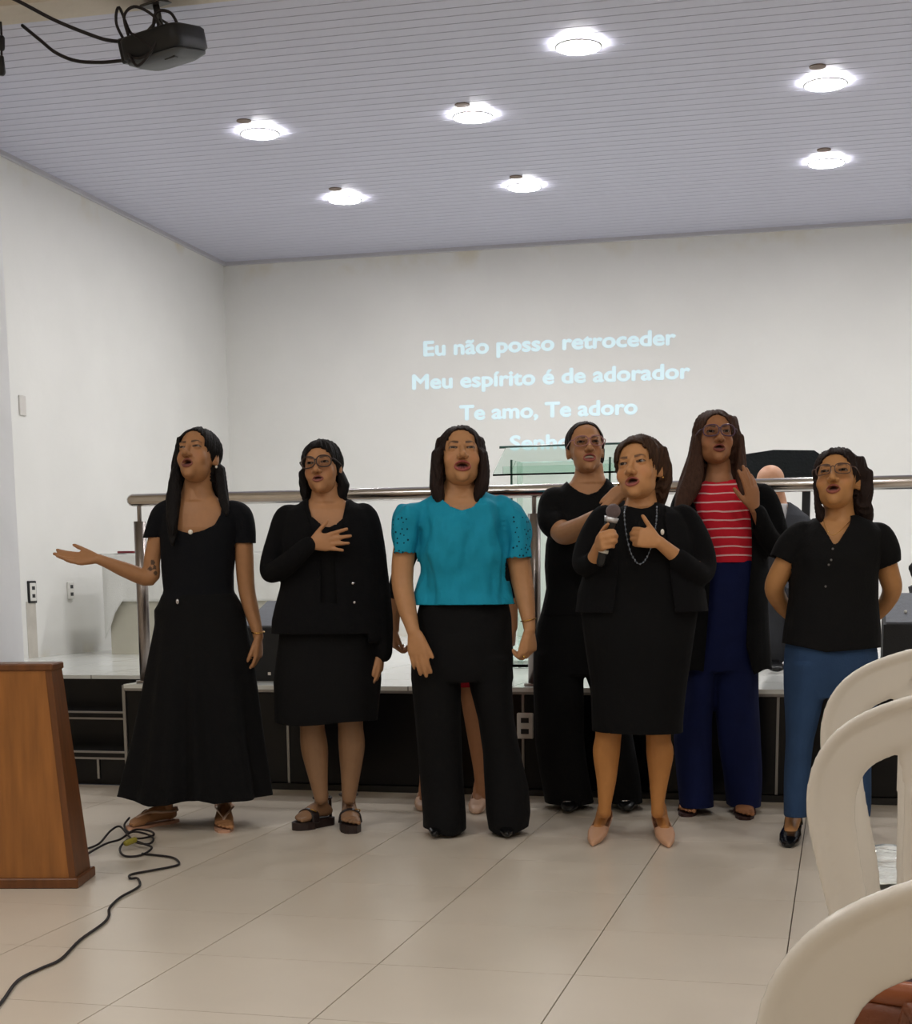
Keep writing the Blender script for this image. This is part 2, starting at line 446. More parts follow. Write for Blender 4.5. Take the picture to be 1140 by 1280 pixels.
# ---------------------------------------------------------------- projected words on the back wall: glowing letter meshes replace the projector's light
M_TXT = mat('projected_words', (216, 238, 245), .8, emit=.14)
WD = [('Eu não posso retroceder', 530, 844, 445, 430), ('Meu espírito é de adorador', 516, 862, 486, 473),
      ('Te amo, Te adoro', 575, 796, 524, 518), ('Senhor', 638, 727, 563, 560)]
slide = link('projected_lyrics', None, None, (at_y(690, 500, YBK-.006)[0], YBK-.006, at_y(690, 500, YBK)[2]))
tag(slide, 'pale blue projected song lines in bold lettering on the back wall', 'projection')
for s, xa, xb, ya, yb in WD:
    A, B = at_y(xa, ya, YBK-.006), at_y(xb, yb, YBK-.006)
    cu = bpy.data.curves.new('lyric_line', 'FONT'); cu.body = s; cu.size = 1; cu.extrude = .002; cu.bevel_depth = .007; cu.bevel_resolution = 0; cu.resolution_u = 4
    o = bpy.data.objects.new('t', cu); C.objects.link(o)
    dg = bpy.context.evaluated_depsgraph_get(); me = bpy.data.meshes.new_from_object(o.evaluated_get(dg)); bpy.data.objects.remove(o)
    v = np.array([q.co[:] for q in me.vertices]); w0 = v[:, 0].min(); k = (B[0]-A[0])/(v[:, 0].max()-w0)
    h = .118/.70
    vb = v.copy()
    F0 = [tuple(q.vertices) for q in me.polygons]; bpy.data.meshes.remove(me)
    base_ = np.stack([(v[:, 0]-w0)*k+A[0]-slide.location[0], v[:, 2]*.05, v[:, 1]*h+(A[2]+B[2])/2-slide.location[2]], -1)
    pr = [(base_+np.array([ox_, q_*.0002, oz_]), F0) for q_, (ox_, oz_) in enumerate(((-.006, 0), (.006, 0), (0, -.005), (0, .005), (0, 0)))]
    par = list(range(len(base_)))
    def root_(i):
        while par[i] != i: i = par[i]
        return i
    for f_ in F0:
        for q_ in f_[1:]: par[root_(q_)] = root_(f_[0])
    lab = np.array([root_(i) for i in range(len(base_))]); iv = sorted((base_[lab == r_, 0].min(), base_[lab == r_, 0].max(), r_) for r_ in set(lab.tolist()))
    words = [[iv[0][2]]]; end = iv[0][1]
    for a_, b_, r_ in iv[1:]:
        if a_-end > .16*k: words.append([])
        words[-1].append(r_); end = max(end, b_)
    for wd_ in words:
        ids = np.where(np.isin(lab, wd_))[0]; mp_ = {int(i): n_ for n_, i in enumerate(ids)}
        Fw = [tuple(mp_[i] for i in f_) for f_ in F0 if f_[0] in mp_]
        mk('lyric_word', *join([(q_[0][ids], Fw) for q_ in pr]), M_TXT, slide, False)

# ---------------------------------------------------------------- handrail along the stage edge
M_CHR = mat('polished_steel', (205, 200, 196), .16, metal=1., noise=.03, nscale=20)
M_STEEL = mat('brushed_steel', (150, 142, 138), .3, metal=1., noise=.05, nscale=40)
YR = 6.87*S
rail = link('stage_handrail', None, None, (0, YR, ZST)); tag(rail, 'polished steel handrail on posts along the stage edge', 'handrail')
zr = 1.371*S-ZST
V, F = tube([(-3.315*S, 0, zr), (-1*S, 0, zr), (3.4*S, 0, zr)], .031, 20, 2); mk('rail', V, F, M_CHR, rail)
for x in (-3.285*S, -1.352*S, .6*S, 2.6*S):
    V, F = join([tube([(x, 0, .0), (x, 0, zr-.105)], .03, 18, 1, cap=False), disc_ := (lambda q: (q[0]+np.array([x, 0, 0]), q[1]))(disc(.05, 0, .012, 24))]); po = mk('post', V, F, M_STEEL, rail)
    V, F = tube([(x, 0, zr-.13), (x, 0, zr)], .011, 12, 1); mk('spindle', V, F, M_STEEL, po)

# ---------------------------------------------------------------- wall fittings
M_PLATE = mat('white_plate', (226, 224, 218), .4); M_SLOT = mat('socket_slot', (40, 40, 42), .5)
def socket(P, nrm, label, frame=None, w_=.08, h_=.12, cat='wall socket'):
    """plate on a wall; nrm 'x' (left wall) or 'y' (facing the hall)"""
    e = link('wall_socket', None, None, P, -pi/2 if nrm == '-x' else 0)
    if nrm == 'x': e.rotation_euler = (0, 0, pi/2)
    tag(e, label, cat)
    if frame:
        V, F = box(-w_/2-.012, w_/2+.012, -.012, 0, -h_/2-.014, h_/2+.014, .003); mk('frame', V, F, frame, e, False)
    V, F = box(-w_/2, w_/2, -.018, 0 if not frame else -.011, -h_/2, h_/2, .004); mk('plate', V, F, M_PLATE, e, False)
    for z in (-.026, .026):
        V, F = box(-.019, .019, -.0195, -.017, z-.012, z+.012); mk('outlet', V, F, M_SLOT, e, False)
socket(at_x(39, 740, XL), 'x', 'white double socket with a black surround above a grey plaster patch', mat('black_surround', (22, 22, 24), .5))
socket(at_x(87, 738, XL), 'x', 'plain white double socket on the left wall')
socket(at_y(657, 907, YST+.002), 'y', 'grey-white double socket on the black front of the stage', None, .078, .122)
P = at_x(27, 507, XL); V, F = box(-.004, .0, -.045, .045, -.07, .07); V2, F2 = box(0, .012, -.04, .04, -.065, .065, .004)
o = mk('wall_plate', *join([(V2, F2)]), mat('painted_plate', (214, 210, 204), .6), None, False, P); tag(o, 'small painted-over blank plate high on the left wall', 'wall plate')
# patch of bare render running from the socket to the stage floor
a, b2 = at_x(34, 790, XL), at_x(46, 790, XL)
V, F = box(0, .003, a[1], b2[1], ZST, at_x(39, 752, XL)[2], .001)
V = [(x+XL, y, z) for x, y, z in V]
mk('render_patch', V, F, mat('bare_render', (196, 190, 180), .9, noise=.1, nscale=12), bpy.data.objects['wall_left'], False)

# ================================================================== PEOPLE: tools
class Per:
    """local frame of a figure: x to the right as seen, y away from the viewer, z up; origin on the floor"""
    def __init__(s, px, Y, label, name='person', z0=0., cat='person'):
        X = at_y(px, 700, Y)[0]
        s.O = np.array([X, Y, z0]); s.R = np.array([[cos(YAW), sin(YAW), 0], [-sin(YAW), cos(YAW), 0], [0, 0, 1]])
        s.root = link(name, None, None, s.O, YAW); tag(s.root, label, cat)
        s.co = s.R @ (CP-s.O); s.m = np.linalg.norm((s.co)[:2])/F_*1.0
    def L(s, px, py, dy=0.):
        d = s.R @ ray(px, py); t = (dy-s.co[1])/d[1]; return s.co+d*t
    def Lz(s, px, py, z):
        d = s.R @ ray(px, py); t = (z-s.co[2])/d[2]; return s.co+d*t
    def ring(s, xl, xr, y, dh, dy=0., e=2.2, shrink=0.):
        a, b = s.L(xl, y, dy), s.L(xr, y, dy); c = (a+b)/2; h = (b-a)/2
        h = h*max(.15, 1-shrink/max(1e-6, np.linalg.norm(h)))
        return (c, np.array([h[0], h[1], 0.]), np.array([0, max(.02, dh-shrink), 0.]), e)
    def rings(s, rows, shrink=0., e=2.2):
        return [s.ring(r[0], r[1], r[2], r[3], r[4] if len(r) > 4 else 0., e, shrink) for r in rows]
    def T(s, rows, n=16, sub=4, grow=0., flat=1., side=None):
        """tube through (px,py,dy,radius px)"""
        return tube([s.L(r[0], r[1], r[2]) for r in rows], [r[3]*s.m+grow for r in rows], n, sub, flat, side)
    def zof(s, px, py, dy=-.1): return s.L(px, py, dy)

def sd_ell(P, c, r):
    q = (P-np.array(c))/np.array(r); k0 = np.linalg.norm(q, axis=1); k1 = np.linalg.norm(q/np.array(r), axis=1)
    return k0*(k0-1)/np.maximum(k1, 1e-6)
def sd_cap(P, a, b, ra, rb):
    a = np.array(a); b = np.array(b); ab = b-a; t = np.clip(((P-a)@ab)/(ab@ab), 0, 1)
    return np.linalg.norm(P-a-t[:, None]*ab, axis=1)-(ra+(rb-ra)*t)
def su(a, b, k):
    h = np.clip(.5+.5*(b-a)/k, 0, 1); return b*(1-h)+a*h-k*h*(1-h)
def ss(a, b, k):   # a minus b
    return -su(-a, b, k)
EX, EY, EZ, ER = .0315, -.0735, 0., .0125
def dens_map(n, lo, hi, c, wd, g, periodic=False):
    x = np.linspace(lo, hi, 4000); d = 1+g*np.exp(-((x-c)/wd)**2); cu = np.cumsum(d); cu = (cu-cu[0])/(cu[-1]-cu[0])
    t = np.linspace(0, 1, n, endpoint=not periodic); return np.interp(t, cu, x)
def make_head(p):
    """sculpted head surface in head space: eye line z=0, face looks along -y; returns V,F,colour masks"""
    jd = p.get('mo', .02)*.55; mo = p.get('mo', .02)/2; mw = p.get('mw', .022); eo = p.get('eo', .0048)
    fw = p.get('fw', 1.); zm = -.064-jd*.55; full = p.get('full', 0.); yl = -.0955
    nt_, nf = 156, 124
    th = dens_map(nt_, -pi, pi, 0, .62, 3., True); ph = dens_map(nf, -pi/2+.02, pi/2-.02, -.32, .5, 2.2)
    TH, PH = np.meshgrid(th, ph)
    D = np.stack([np.sin(TH)*np.cos(PH), -np.cos(TH)*np.cos(PH), np.sin(PH)], -1).reshape(-1, 3)
    c0 = np.array([0, -.006, -.018])
    def sdf(P):
        Q = P.copy(); Q[:, 0] = np.abs(Q[:, 0])/fw
        d = sd_ell(Q, (0, .012, .025), (.0745, .094, .079))
        d = su(d, sd_ell(Q, (0, -.022, -.022), (.061, .066, .076)), .02)
        d = su(d, sd_ell(Q, (0, -.028, -.066-jd*.8), (.050+full*.006, .056, .040)), .022)
        d = su(d, sd_ell(Q, (0, -.073, -.093-jd), (.019, .017, .015)), .018)
        d = su(d, sd_ell(Q, (.037, -.060, -.036), (.021+full*.004, .019, .024)), .018)
        d = su(d, sd_ell(Q, (.024, -.0785, .0165), (.021, .0100, .007)), .014)
        d = ss(d, sd_ell(Q, (.0315, -.101, -.003), (.019, .016, .0125)), .012)
        # eyelids with an almond slit
        d = su(d, np.linalg.norm(Q-np.array([EX, EY, EZ]), axis=1)-(ER+.0017), .004)
        sl = sd_ell(Q, (EX, EY-.012, EZ-.0008), (.0142, .02, max(eo, .0012)))
        d = ss(d, sl, .0012)
        # nose
        d = su(d, sd_cap(Q, (0, -.082, .010), (0, -.111, -.032), .0075, .0098), .009)
        d = su(d, np.linalg.norm(Q-np.array([0, -.1155, -.0355]), axis=1)-.0112, .006)
        d = su(d, sd_ell(Q, (.0125, -.101, -.0395), (.0090, .0125, .0082)), .005)
        d = ss(d, sd_ell(Q, (.0068, -.1085, -.0475), (.0036, .0055, .0028)), .002)
        # muzzle, lips, open mouth
        d = su(d, sd_ell(Q, (0, -.072, zm), (.030, .022, .024+mo*.6)), .014)
        rx, rz = mw, mo+.0035
        q = np.stack([Q[:, 0]/rx, (Q[:, 2]-zm)/rz], -1); k = np.linalg.norm(q, axis=1)+1e-9
        tgt = np.stack([q[:, 0]/k*rx, q[:, 1]/k*rz], -1); yy = yl+Q[:, 0]**2*9+np.abs(tgt[:, 1])*.10
        lip = np.sqrt((Q[:, 0]-tgt[:, 0])**2+(Q[:, 2]-zm-tgt[:, 1])**2+((Q[:, 1]-yy)*.85)**2)
        tap = .0039*(1-.55*np.clip(np.abs(Q[:, 0])/rx, 0, 1)**2)+np.where(Q[:, 2] < zm, .0010, 0)
        dl = lip-tap
        d = su(d, dl, .005)
        cav = sd_ell(Q, (0, -.092, zm), (mw-.0015, .036, max(mo+.0005, .0015)))
        d = ss(d, cav, .0025)
        # ears
        e = sd_ell(Q, (.0735, .014, -.016), (.0070, .016, .027)); e = ss(e, sd_ell(Q, (.086, .008, -.012), (.006, .010, .016)), .006)
        d = su(d, e, .006)
        return d, dl, cav, sl
    r = np.full(len(D), .19)
    for i in range(46):
        d, _, _, _ = sdf(c0+D*r[:, None]); r -= d*.72; r = np.clip(r, .01, .2)
    V = c0+D*r[:, None]; d, dl, cav, sl = sdf(V)
    sm = lambda x, a, b: np.clip((b-x)/(b-a), 0, 1)
    front = V[:, 1] < -.05
    lipm = sm(dl, .0004, .0016)*front*(cav > -.0005); kk = np.sqrt((V[:, 0]/fw/mw)**2+((V[:, 2]-zm)/(mo+.0035))**2); cavm = sm(kk, .74, .84)*front; lipm = lipm*(1-cavm)
    X = np.abs(V[:, 0])/fw; zb = .0175+.0035*np.clip((X-.014)/.02, 0, 1)-.008*np.clip((X-.036)/.016, 0, 1)**1.5
    brow = sm(np.abs(V[:, 2]-zb)-.0036*(1-np.clip((X-.03)/.03, 0, .7)), 0, .0018)*(X > .012)*sm(X, .041, .047)*(V[:, 1] < -.04)
    lash = sm(np.abs(sl-.0006), .0016, .0032)*(V[:, 2] > EZ-.002)*(V[:, 1] < -.06)*(np.abs(X-EX) < .0165)
    lash2 = sm(np.abs(sl-.0004), .0006, .0016)*(V[:, 2] <= EZ-.002)*(V[:, 1] < -.06)*.6
    brow = np.maximum(brow, np.maximum(lash, lash2))
    cheek = np.exp(-((X-.04)/.016)**2-((V[:, 2]+.034)/.018)**2)*(V[:, 1] < -.03)
    F = []
    for j in range(nf-1):
        for i in range(nt_):
            a, b = j*nt_+i, j*nt_+(i+1) % nt_; F.append((a, b, b+nt_, a+nt_))
    n = len(V); V = np.vstack([V, V[:nt_].mean(0), V[-nt_:].mean(0)])
    for i in range(nt_):
        F.append((n, (i+1) % nt_, i, n)); F.append((n+1, (nf-1)*nt_+i, (nf-1)*nt_+(i+1) % nt_, n+1))
    pad = lambda m: np.append(m, [0, 0])
    return V, np.array(F), [pad(m) for m in (lipm, cavm, brow, cheek)], zm, mo, mw

M_SKIN = mat('skin', (200, 150, 120), .48, noise=.05, nscale=40, attr='Col', bump=.03, bscale=220, spec=.4)
M_EYE = mat('eye', (235, 230, 225), .12, attr='Col', spec=.5)
M_TEETH = mat('teeth', (226, 216, 200), .3)
M_LENS = mat('spectacle_lens', (250, 250, 255), .02, trans=1., ior=1.08)
M_GOLD = mat('gold', (214, 170, 96), .25, metal=1.); M_PEARL = mat('pearl', (236, 230, 220), .2)
M_SILVER = mat('silver', (205, 205, 210), .22, metal=1.)

class Head:
    def __init__(s, per, eye, dy, sc, yaw, up, roll=0, **kw):
        s.per = per; s.R = rotm(radians(yaw), radians(up), radians(roll)); s.sc = sc; s.kw = kw
        s.O = per.L(eye[0], eye[1], dy) - s.R @ np.array([0, -.088, 0])*sc
        s.V, s.F, s.masks, s.zm, s.mo, s.mw = make_head(kw)
        s.fw = kw.get('fw', 1.)
    def W(s, P): return s.O + (np.atleast_2d(np.array(P, float))*s.sc) @ s.R.T
    def inv(s, P): return ((P-s.O) @ s.R)/s.sc
    def surf(s): return s.W(s.V)
    def colours(s, skin, lip, brow, mouth=(60, 24, 22)):
        sk, lp, bw, mo = [np.array(lin(c)) for c in (skin, lip, brow, mouth)]
        lipm, cavm, brm, ch = [m[:, None] for m in s.masks]
        c = sk*np.ones((len(s.V), 1)); red = sk*np.array([1.08, .82, .8, 1])
        c = c*(1-ch*.45)+red*ch*.45
        c = c*(1-brm*.85)+bw*brm*.85; c = c*(1-lipm)+lp*lipm; c = c*(1-cavm)+mo*cavm
        return c
    def extras(s, iris=(52, 34, 24)):
        for sx in (-1, 1):
            V, F = ell((0, 0, 0), ER, nu=24, nv=24); V = np.array(V)
            V = V @ np.array([[1, 0, 0], [0, 0, 1], [0, -1, 0]]).T      # pole along y
            cy_ = -V[:, 1]/ER; c = np.array(lin((136, 124, 116)))*np.ones((len(V), 1))
            look = s.kw.get('look', (0, 0))
            ax = unit((look[0], -1, look[1])); a = (V/ER) @ ax
            c[a > .82] = lin(iris); c[a > .955] = lin((10, 8, 8))
            mk('eye', s.W(V+np.array([sx*EX*s.fw, EY, EZ])), F, M_EYE, s.per.root, cols=c)
        if s.kw.get('teeth', True):
            rows = []
            xs_ = np.linspace(-s.mw*.74, s.mw*.74, 13)
            V = []; F = []
            for x in xs_:
                y = -.0855+x*x*12; zt = s.zm+s.mo*np.sqrt(max(0, 1-(x/s.mw)**2))+.001; zb = zt-.0075
                V += [(x, y, zt), (x, y-.001, zb), (x, y+.005, zb), (x, y+.005, zt)]
            for k in range(len(xs_)-1):
                for q in range(4): F.append((k*4+q, k*4+(q+1) % 4, k*4+4+(q+1) % 4, k*4+4+q))
            F += [(0, 1, 2, 3), (48, 51, 50, 49)]
            mk('teeth', s.W(V), F, M_TEETH, s.per.root)
    def glasses(s, m, w_=.0255, h_=.019, e=2.8, zc=-.003, r=.0022, yb=-.111):
        def pt(sx, t, k=1.):
            a, b = cos(t), sin(t); ex = 2./e
            x = sx*(.0325*s.fw)+w_*k*np.sign(a)*abs(a)**ex; z = zc+h_*k*np.sign(b)*abs(b)**ex
            return (x, yb+abs(x)**2*4.5, z)
        pr = []
        for sx in (-1, 1):
            pr.append(tube([pt(sx, t) for t in np.linspace(0, 2*pi, 37)[:-1]], r, 8, closed=True))
            pr.append(tube([(sx*(.0325*s.fw+w_), yb+.017, .006), (sx*.073*s.fw, yb+.035, .006), (sx*.079*s.fw, .0, .002), (sx*.078*s.fw, .018, -.004)], r, 8))
        pr.append(tube([(-.0325*s.fw+w_, yb+.001, .002), (0, yb-.002, .006), (.0325*s.fw-w_, yb+.001, .002)], r, 8))
        V, F = join(pr); g = mk('glasses', s.W(V), F, m, s.per.root)
        for sx in (-1, 1):
            V = [pt(sx, t, .97) for t in np.linspace(0, 2*pi, 33)[:-1]]; V2 = [(x, y+.0016, z) for x, y, z in V]
            n = len(V); F = [tuple(range(n)), tuple(range(2*n-1, n-1, -1))]+[(k, (k+1) % n, n+(k+1) % n, n+k) for k in range(n)]
            mk('lens', s.W(V+V2), F, M_LENS, g, False)
    def earring(s, m, r=.006, z=-.052, hang=None):
        for sx in (-1, 1):
            pr = [ell((sx*.079*s.fw, .004, z), r, nu=12, nv=8)]
            if hang: pr.append(tube([(sx*.079*s.fw, .004, z), (sx*.081*s.fw, .003, z-hang)], .0018, 8, 1))
            V, F = join(pr); mk('earring', s.W(V), F, m, s.per.root)
    def hair(s, m, curtains, open_=(.060, .082, -.030), thick=.007, cap=(0, .016, .030, .083, .104, .090), cut=None, amp=.0045, more=(), y_open=.018, part=0., seed=1, voxel=.0055, lift=0., name='hair'):
        """cap over the skull + hanging masses (rows of xl,xr,y,depth,dy in pixels), opened over the face"""
        cx, cy, cz, rx, ry, rz = cap; cz -= .003; rz -= .005
        pr = [(s.W(ell((cx, cy, cz), (rx, ry, rz), nu=32, nv=20)[0]), ell((cx, cy, cz), (rx, ry, rz), nu=32, nv=20)[1])]
        for rows in curtains:
            r0 = rows[0]; mid = (r0[0]+r0[1])/2; hx_ = s.per.co[0]; q0 = s.W([(0, .01, .03)])[0]
            pts = s.per.rings(rows, e=2.3); c, a_, b_, e_ = pts[0]
            top = (c+(q0-c)*np.array([.7, .5, .0])+np.array([0, 0, .05*s.sc]), a_*.3, b_*.4, 2.)
            c, a_, b_, e_ = pts[-1]; dn = pts[-1][0]-pts[-2][0]
            pr.append(loft(([top] if r0[1]-r0[0] < 24 else [])+pts+[(c+unit(dn)*.022*s.sc, a_*.72, b_*.75, 2.), (c+unit(dn)*.045*s.sc, a_*.3, b_*.4, 2.)], 22))
        pr += list(more)
        V, F = vol(pr, voxel, 3)
        H = s.inv(V); N = vnormals(V, F)
        th = np.arctan2(H[:, 0]-part, -(H[:, 1]-.01)); rs = np.random.RandomState(seed); d = np.zeros(len(V))
        for k in range(10):
            fq = rs.randint(7, 44); d += np.sin(th*fq+rs.rand()*6.3+H[:, 2]*rs.uniform(-25, 25))*rs.uniform(.4, 1)
        V = V+N*(d/3*amp*s.sc)[:, None]
        ax, az, zc = open_
        H = s.inv(V)
        zz = H[:, 2]-zc
        az2 = np.where(zz > 0, az+.014, az*1.15)
        ox = s.kw.get('ox', 0.); f = (np.abs((H[:, 0]-ox)/ax)**2.4+np.abs(zz/az2)**2.4)**(1/2.4)-1
        if cut is not None: f = np.minimum(f, 9) if cut is None else cut(H, f)
        f = np.maximum(f*ax, (H[:, 1]-y_open))
        V, F = clip(V, F, f); V, F = shell(V, F, thick*s.sc)
        return mk(name, V, F, m, s.per.root)

def hand(w_, d, n, t, sc=.93, curl=((.15, .2, .15),)*4, spread=(.06, .02, -.02, -.08), thumb=(.55, .75, .15, .25), fat=1.1, base=.083):
    """palm + five fingers; w_ wrist, d finger direction, n palm normal, t thumb side"""
    d = unit(d); n = unit(np.array(n)-d*(np.array(n)@d)); t = unit(np.array(t)-d*(np.array(t)@d)-n*(np.array(t)@n)); w_ = np.array(w_, float)
    k = sc; pr = []
    pr.append(loft([(w_-d*.012*k, t*.024*k, n*.018*k), (w_+d*.008*k, t*.026*k, n*.0175*k), (w_+d*.035*k+t*.003*k, t*.036*k, n*.0165*k, 2.6), (w_+d*.065*k, t*.040*k, n*.0145*k, 2.8), (w_+d*.086*k, t*.039*k, n*.0115*k, 2.8), (w_+d*.092*k, t*.034*k, n*.008*k, 2.6)], 22))
    offs = (.0300, .0102, -.0098, -.0285); bl = (base, base+.003, base-.001, base-.009); ln = (1., 1.09, 1.01, .79); rad = (.0092, .0094, .0088, .0078)
    cu = list(curl)*(4 if len(curl) == 1 else 1)
    for i in range(4):
        p = w_+d*bl[i]*k+t*offs[i]*k; dd = unit(d*cos(spread[i])+t*sin(spread[i])); a = 0; P = [p-dd*.012*k, p]; R_ = [rad[i]*k*fat]*2
        for L_, c, rr in zip((.043, .026, .021), cu[i], (.94, .88, .78)):
            a += c; v = dd*cos(a)+n*sin(a); p = p+v*L_*ln[i]*k; P.append(p); R_.append(rad[i]*k*fat*rr)
        pr.append(tube(P, R_, 12, 3))
    out, fwd, fl, bend = thumb
    b = w_+d*.022*k+t*.024*k+n*.004*k; v = unit(t*out+d*fwd+n*fl); v2 = unit(v*cos(bend)+(d*.8-t*.6)*sin(bend))
    pr.append(tube([b-v*.012*k, b+v*.022*k, b+v*.05*k, b+v*.05*k+v2*.024*k, b+v*.05*k+v2*.046*k], [.0145*k, .0125*k, .0102*k, .0098*k, .0078*k], 12, 3))
    return pr
def foot(ank, toe, sc=1., toes=False, ankle_r=.034, high=0.):
    """bare foot from ankle point to toe tip (both local points, toe on the sole plane)"""
    ank = np.array(ank, float); toe = np.array(toe, float); f = toe-ank; f[2] = 0; f = unit(f); sd = np.array([-f[1], f[0], 0]); z = np.array([0, 0, 1.])
    b = np.array([ank[0], ank[1], toe[2]]); L_ = np.linalg.norm((toe-b)[:2]); hz = high
    pr = [tube([ank+z*.02, b+z*(.045+hz), b-f*.018+z*(.03+hz)], [ankle_r, ankle_r*.95, .030], 14, 3)]
    e = L_*(.80 if toes else .88)
    pr.append(loft([(b-f*.045+z*(.026+hz), sd*.024, z*.02), (b-f*.01+z*(.04+hz*.9), sd*.030, z*.036), (b+f*L_*.35+z*(.036+hz*.5), sd*.032, z*.031), (b+f*L_*.62+z*(.024+hz*.1), sd*.040, z*.021), (b+f*e+z*.015, sd*.040, z*.014), (b+f*(e+.01)+z*.012, sd*.034, z*.009)], 18))
    if toes:
        for i, (o, l, r) in enumerate(((.030, 1., .0115), (.011, .99, .0085), (-.005, .94, .008), (-.019, .87, .0075), (-.031, .78, .007))):
            pr.append(tube([b+f*(e-.015)+sd*o*1.0+z*.014, b+f*(L_*l)+sd*o*1.05+z*.010], [r, r*.85], 10, 1))
    return pr
def shoe(ank, toe, point=0., w_=.042, heel=.0, open_=True, back=.055, hgt=.062, sole=.012):
    """closed shoe body lofted heel to toe"""
    ank = np.array(ank, float); toe = np.array(toe, float); f = toe-ank; f[2] = 0; f = unit(f); sd = np.array([-f[1], f[0], 0]); z = np.array([0, 0, 1.])
    b = np.array([ank[0], ank[1], toe[2]]); L_ = np.linalg.norm((toe-b)[:2])+.008; hl = heel
    rows = [(-back, .020, .028, .030), (-back+.012, .030, .034, .034), (-.005, .034, .033, .033), (L_*.32, .036, .027, .026), (L_*.6, w_, .022, .022), (L_*.82, w_*(.88-.2*point), .018, .018), (L_*.95, w_*(.6-.35*point), .013, .013), (L_, w_*(.3-.2*point), .008, .008)]
    rg = []
    for y, wd, h, zc in rows:
        up = hl*max(0, min(1, 1-(y+back)/(L_*.75+back))) ; rg.append((b+f*y+z*(zc+up), sd*wd, z*h, 2.6))
    pr = [loft(rg, 22)]
    if hl > .01: pr.append(loft([(b-f*(back-.022)+z*0.0, sd*.014, f*.014), (b-f*(back-.024)+z*(hl+.02), sd*.024, f*.022)], 14))
    return pr
def neckline(V, front, zback, yc, ymargin=.03, feather=.05):
    """f>0 below the neckline curve (front: list of local (x,z)); behind yc the cut is at zback"""
    fx = np.array([q[0] for q in front]); fz = np.array([q[1] for q in front])
    zf = np.interp(V[:, 0], fx, fz, left=9, right=9)
    t = np.clip((V[:, 1]-yc)/feather+.5, 0, 1); z = zf*(1-t)+np.minimum(zf, zback)*t
    z = np.where(t >= 1, np.where((V[:, 0] > fx[0]) & (V[:, 0] < fx[-1]), zback, 9), z)
    return z-V[:, 2]
def fab(name, rgb, rough=.85, bump=.25, bscale=160, noise=.08, sheen=.0, spec=.25):
    return mat(name, rgb, rough, noise=noise, nscale=14, bump=bump, bscale=bscale, sheen=sheen, spec=spec)
M_BLACK = fab('black_cloth', (9, 9, 11)); M_BLACK2 = fab('black_knit', (11, 11, 14), .95, .4, 300); M_NAVY = fab('navy_black_cloth', (9, 11, 17))
def hairmat(name, rgb): return mat(name, rgb, .62, noise=.3, nscale=9, stretch=(14, 14, 1.2), bump=.4, bscale=16, spec=.18)
H_BLACK = hairmat('black_hair', (22, 19, 19)); H_DARK = hairmat('dark_brown_hair', (40, 29, 26)); H_BROWN = hairmat('brown_hair', (66, 46, 34)); H_MID = hairmat('mid_brown_hair', (70, 48, 38))
def body(per, prims, head, skin, lip, brow, legcol=None, legz=0., voxel=.0048, name='body', extra=True, marks=()):
    skin = (skin[0]*.985, skin[1], skin[2]*.93)
    V, F = vol(prims, voxel, 3)
    c = np.array(lin(skin))*np.ones((len(V), 1))
    if legcol is not None: c[V[:, 2] < legz] = lin(legcol)
    for q, r_ in marks:
        c[np.linalg.norm(V-q, axis=1) < r_] = np.array(lin(skin))*np.array([.22, .25, .32, 1])
    if head is not None:
        HV = head.surf(); n = len(V); V = np.vstack([V, HV]); F = np.vstack([F, head.F+n]); c = np.vstack([c, head.colours(skin, lip, brow)])
    o = mk(name, V, F, M_SKIN, per.root, cols=c)
    if head is not None and extra: head.extras()
    return o
def neckprims(per, head, rows, sh=0.):
    """neck: pixel rings, ending inside the head under the jaw"""
    rg = per.rings(rows, 0., 2.0); c = head.W([(0, .012, -.05)])[0]
    rg[-1] = (rg[-1][0], rg[-1][1]*.92, rg[-1][2]*.95, 2.); return loft(rg+[(c, rg[-1][1]*.9, rg[-1][2])], 24)

# ================================================================== PEOPLE
def feet_pts(per, heel, toe, lift=.012, anklez=.085):
    h = per.Lz(heel[0], heel[1], 0.); t_ = per.Lz(toe[0], toe[1], 0.); f = unit(t_-h)
    a = h+f*.05; a[2] = anklez+lift; t_ = t_.copy(); t_[2] = lift; return a, t_, h, f
def sole(h, t_, f, th=.014, w_=.043, z=0., heel=0.):
    sd = np.array([-f[1], f[0], 0]); L_ = np.linalg.norm(t_[:2]-h[:2]); zz = np.array([0, 0, 1.])
    rows = [(-.008, .018), (.015, .032), (.06, .034), (.12, .033), (L_*.68, w_), (L_*.88, w_*.92), (L_+.004, w_*.55), (L_+.012, w_*.25)]
    b = np.array([h[0], h[1], 0.]); up = lambda y: heel*max(0, min(1, 1-y/(L_*.7)))
    V = []; F = []; n = len(rows)
    for y, w2 in rows:
        for s_ in (-1, 1):
            V.append(b+f*y+sd*w2*s_+zz*(z if heel == 0 or y > .07 else z)); V.append(b+f*y+sd*w2*s_+zz*(z+th+up(y)))
    for k in range(n-1):
        a = k*4; F += [(a, a+4, a+6, a+2), (a+1, a+3, a+7, a+5), (a, a+1, a+5, a+4), (a+2, a+6, a+7, a+3)]
    F += [(0, 2, 3, 1), (n*4-4, n*4-3, n*4-1, n*4-2)]
    return V, F
def strap(P, w_=.006, th=.35, side=None): return tube(P, w_, 10, 4, th, side)
def legs(per, pts):
    return [per.T(r, 18, 4) for r in pts]

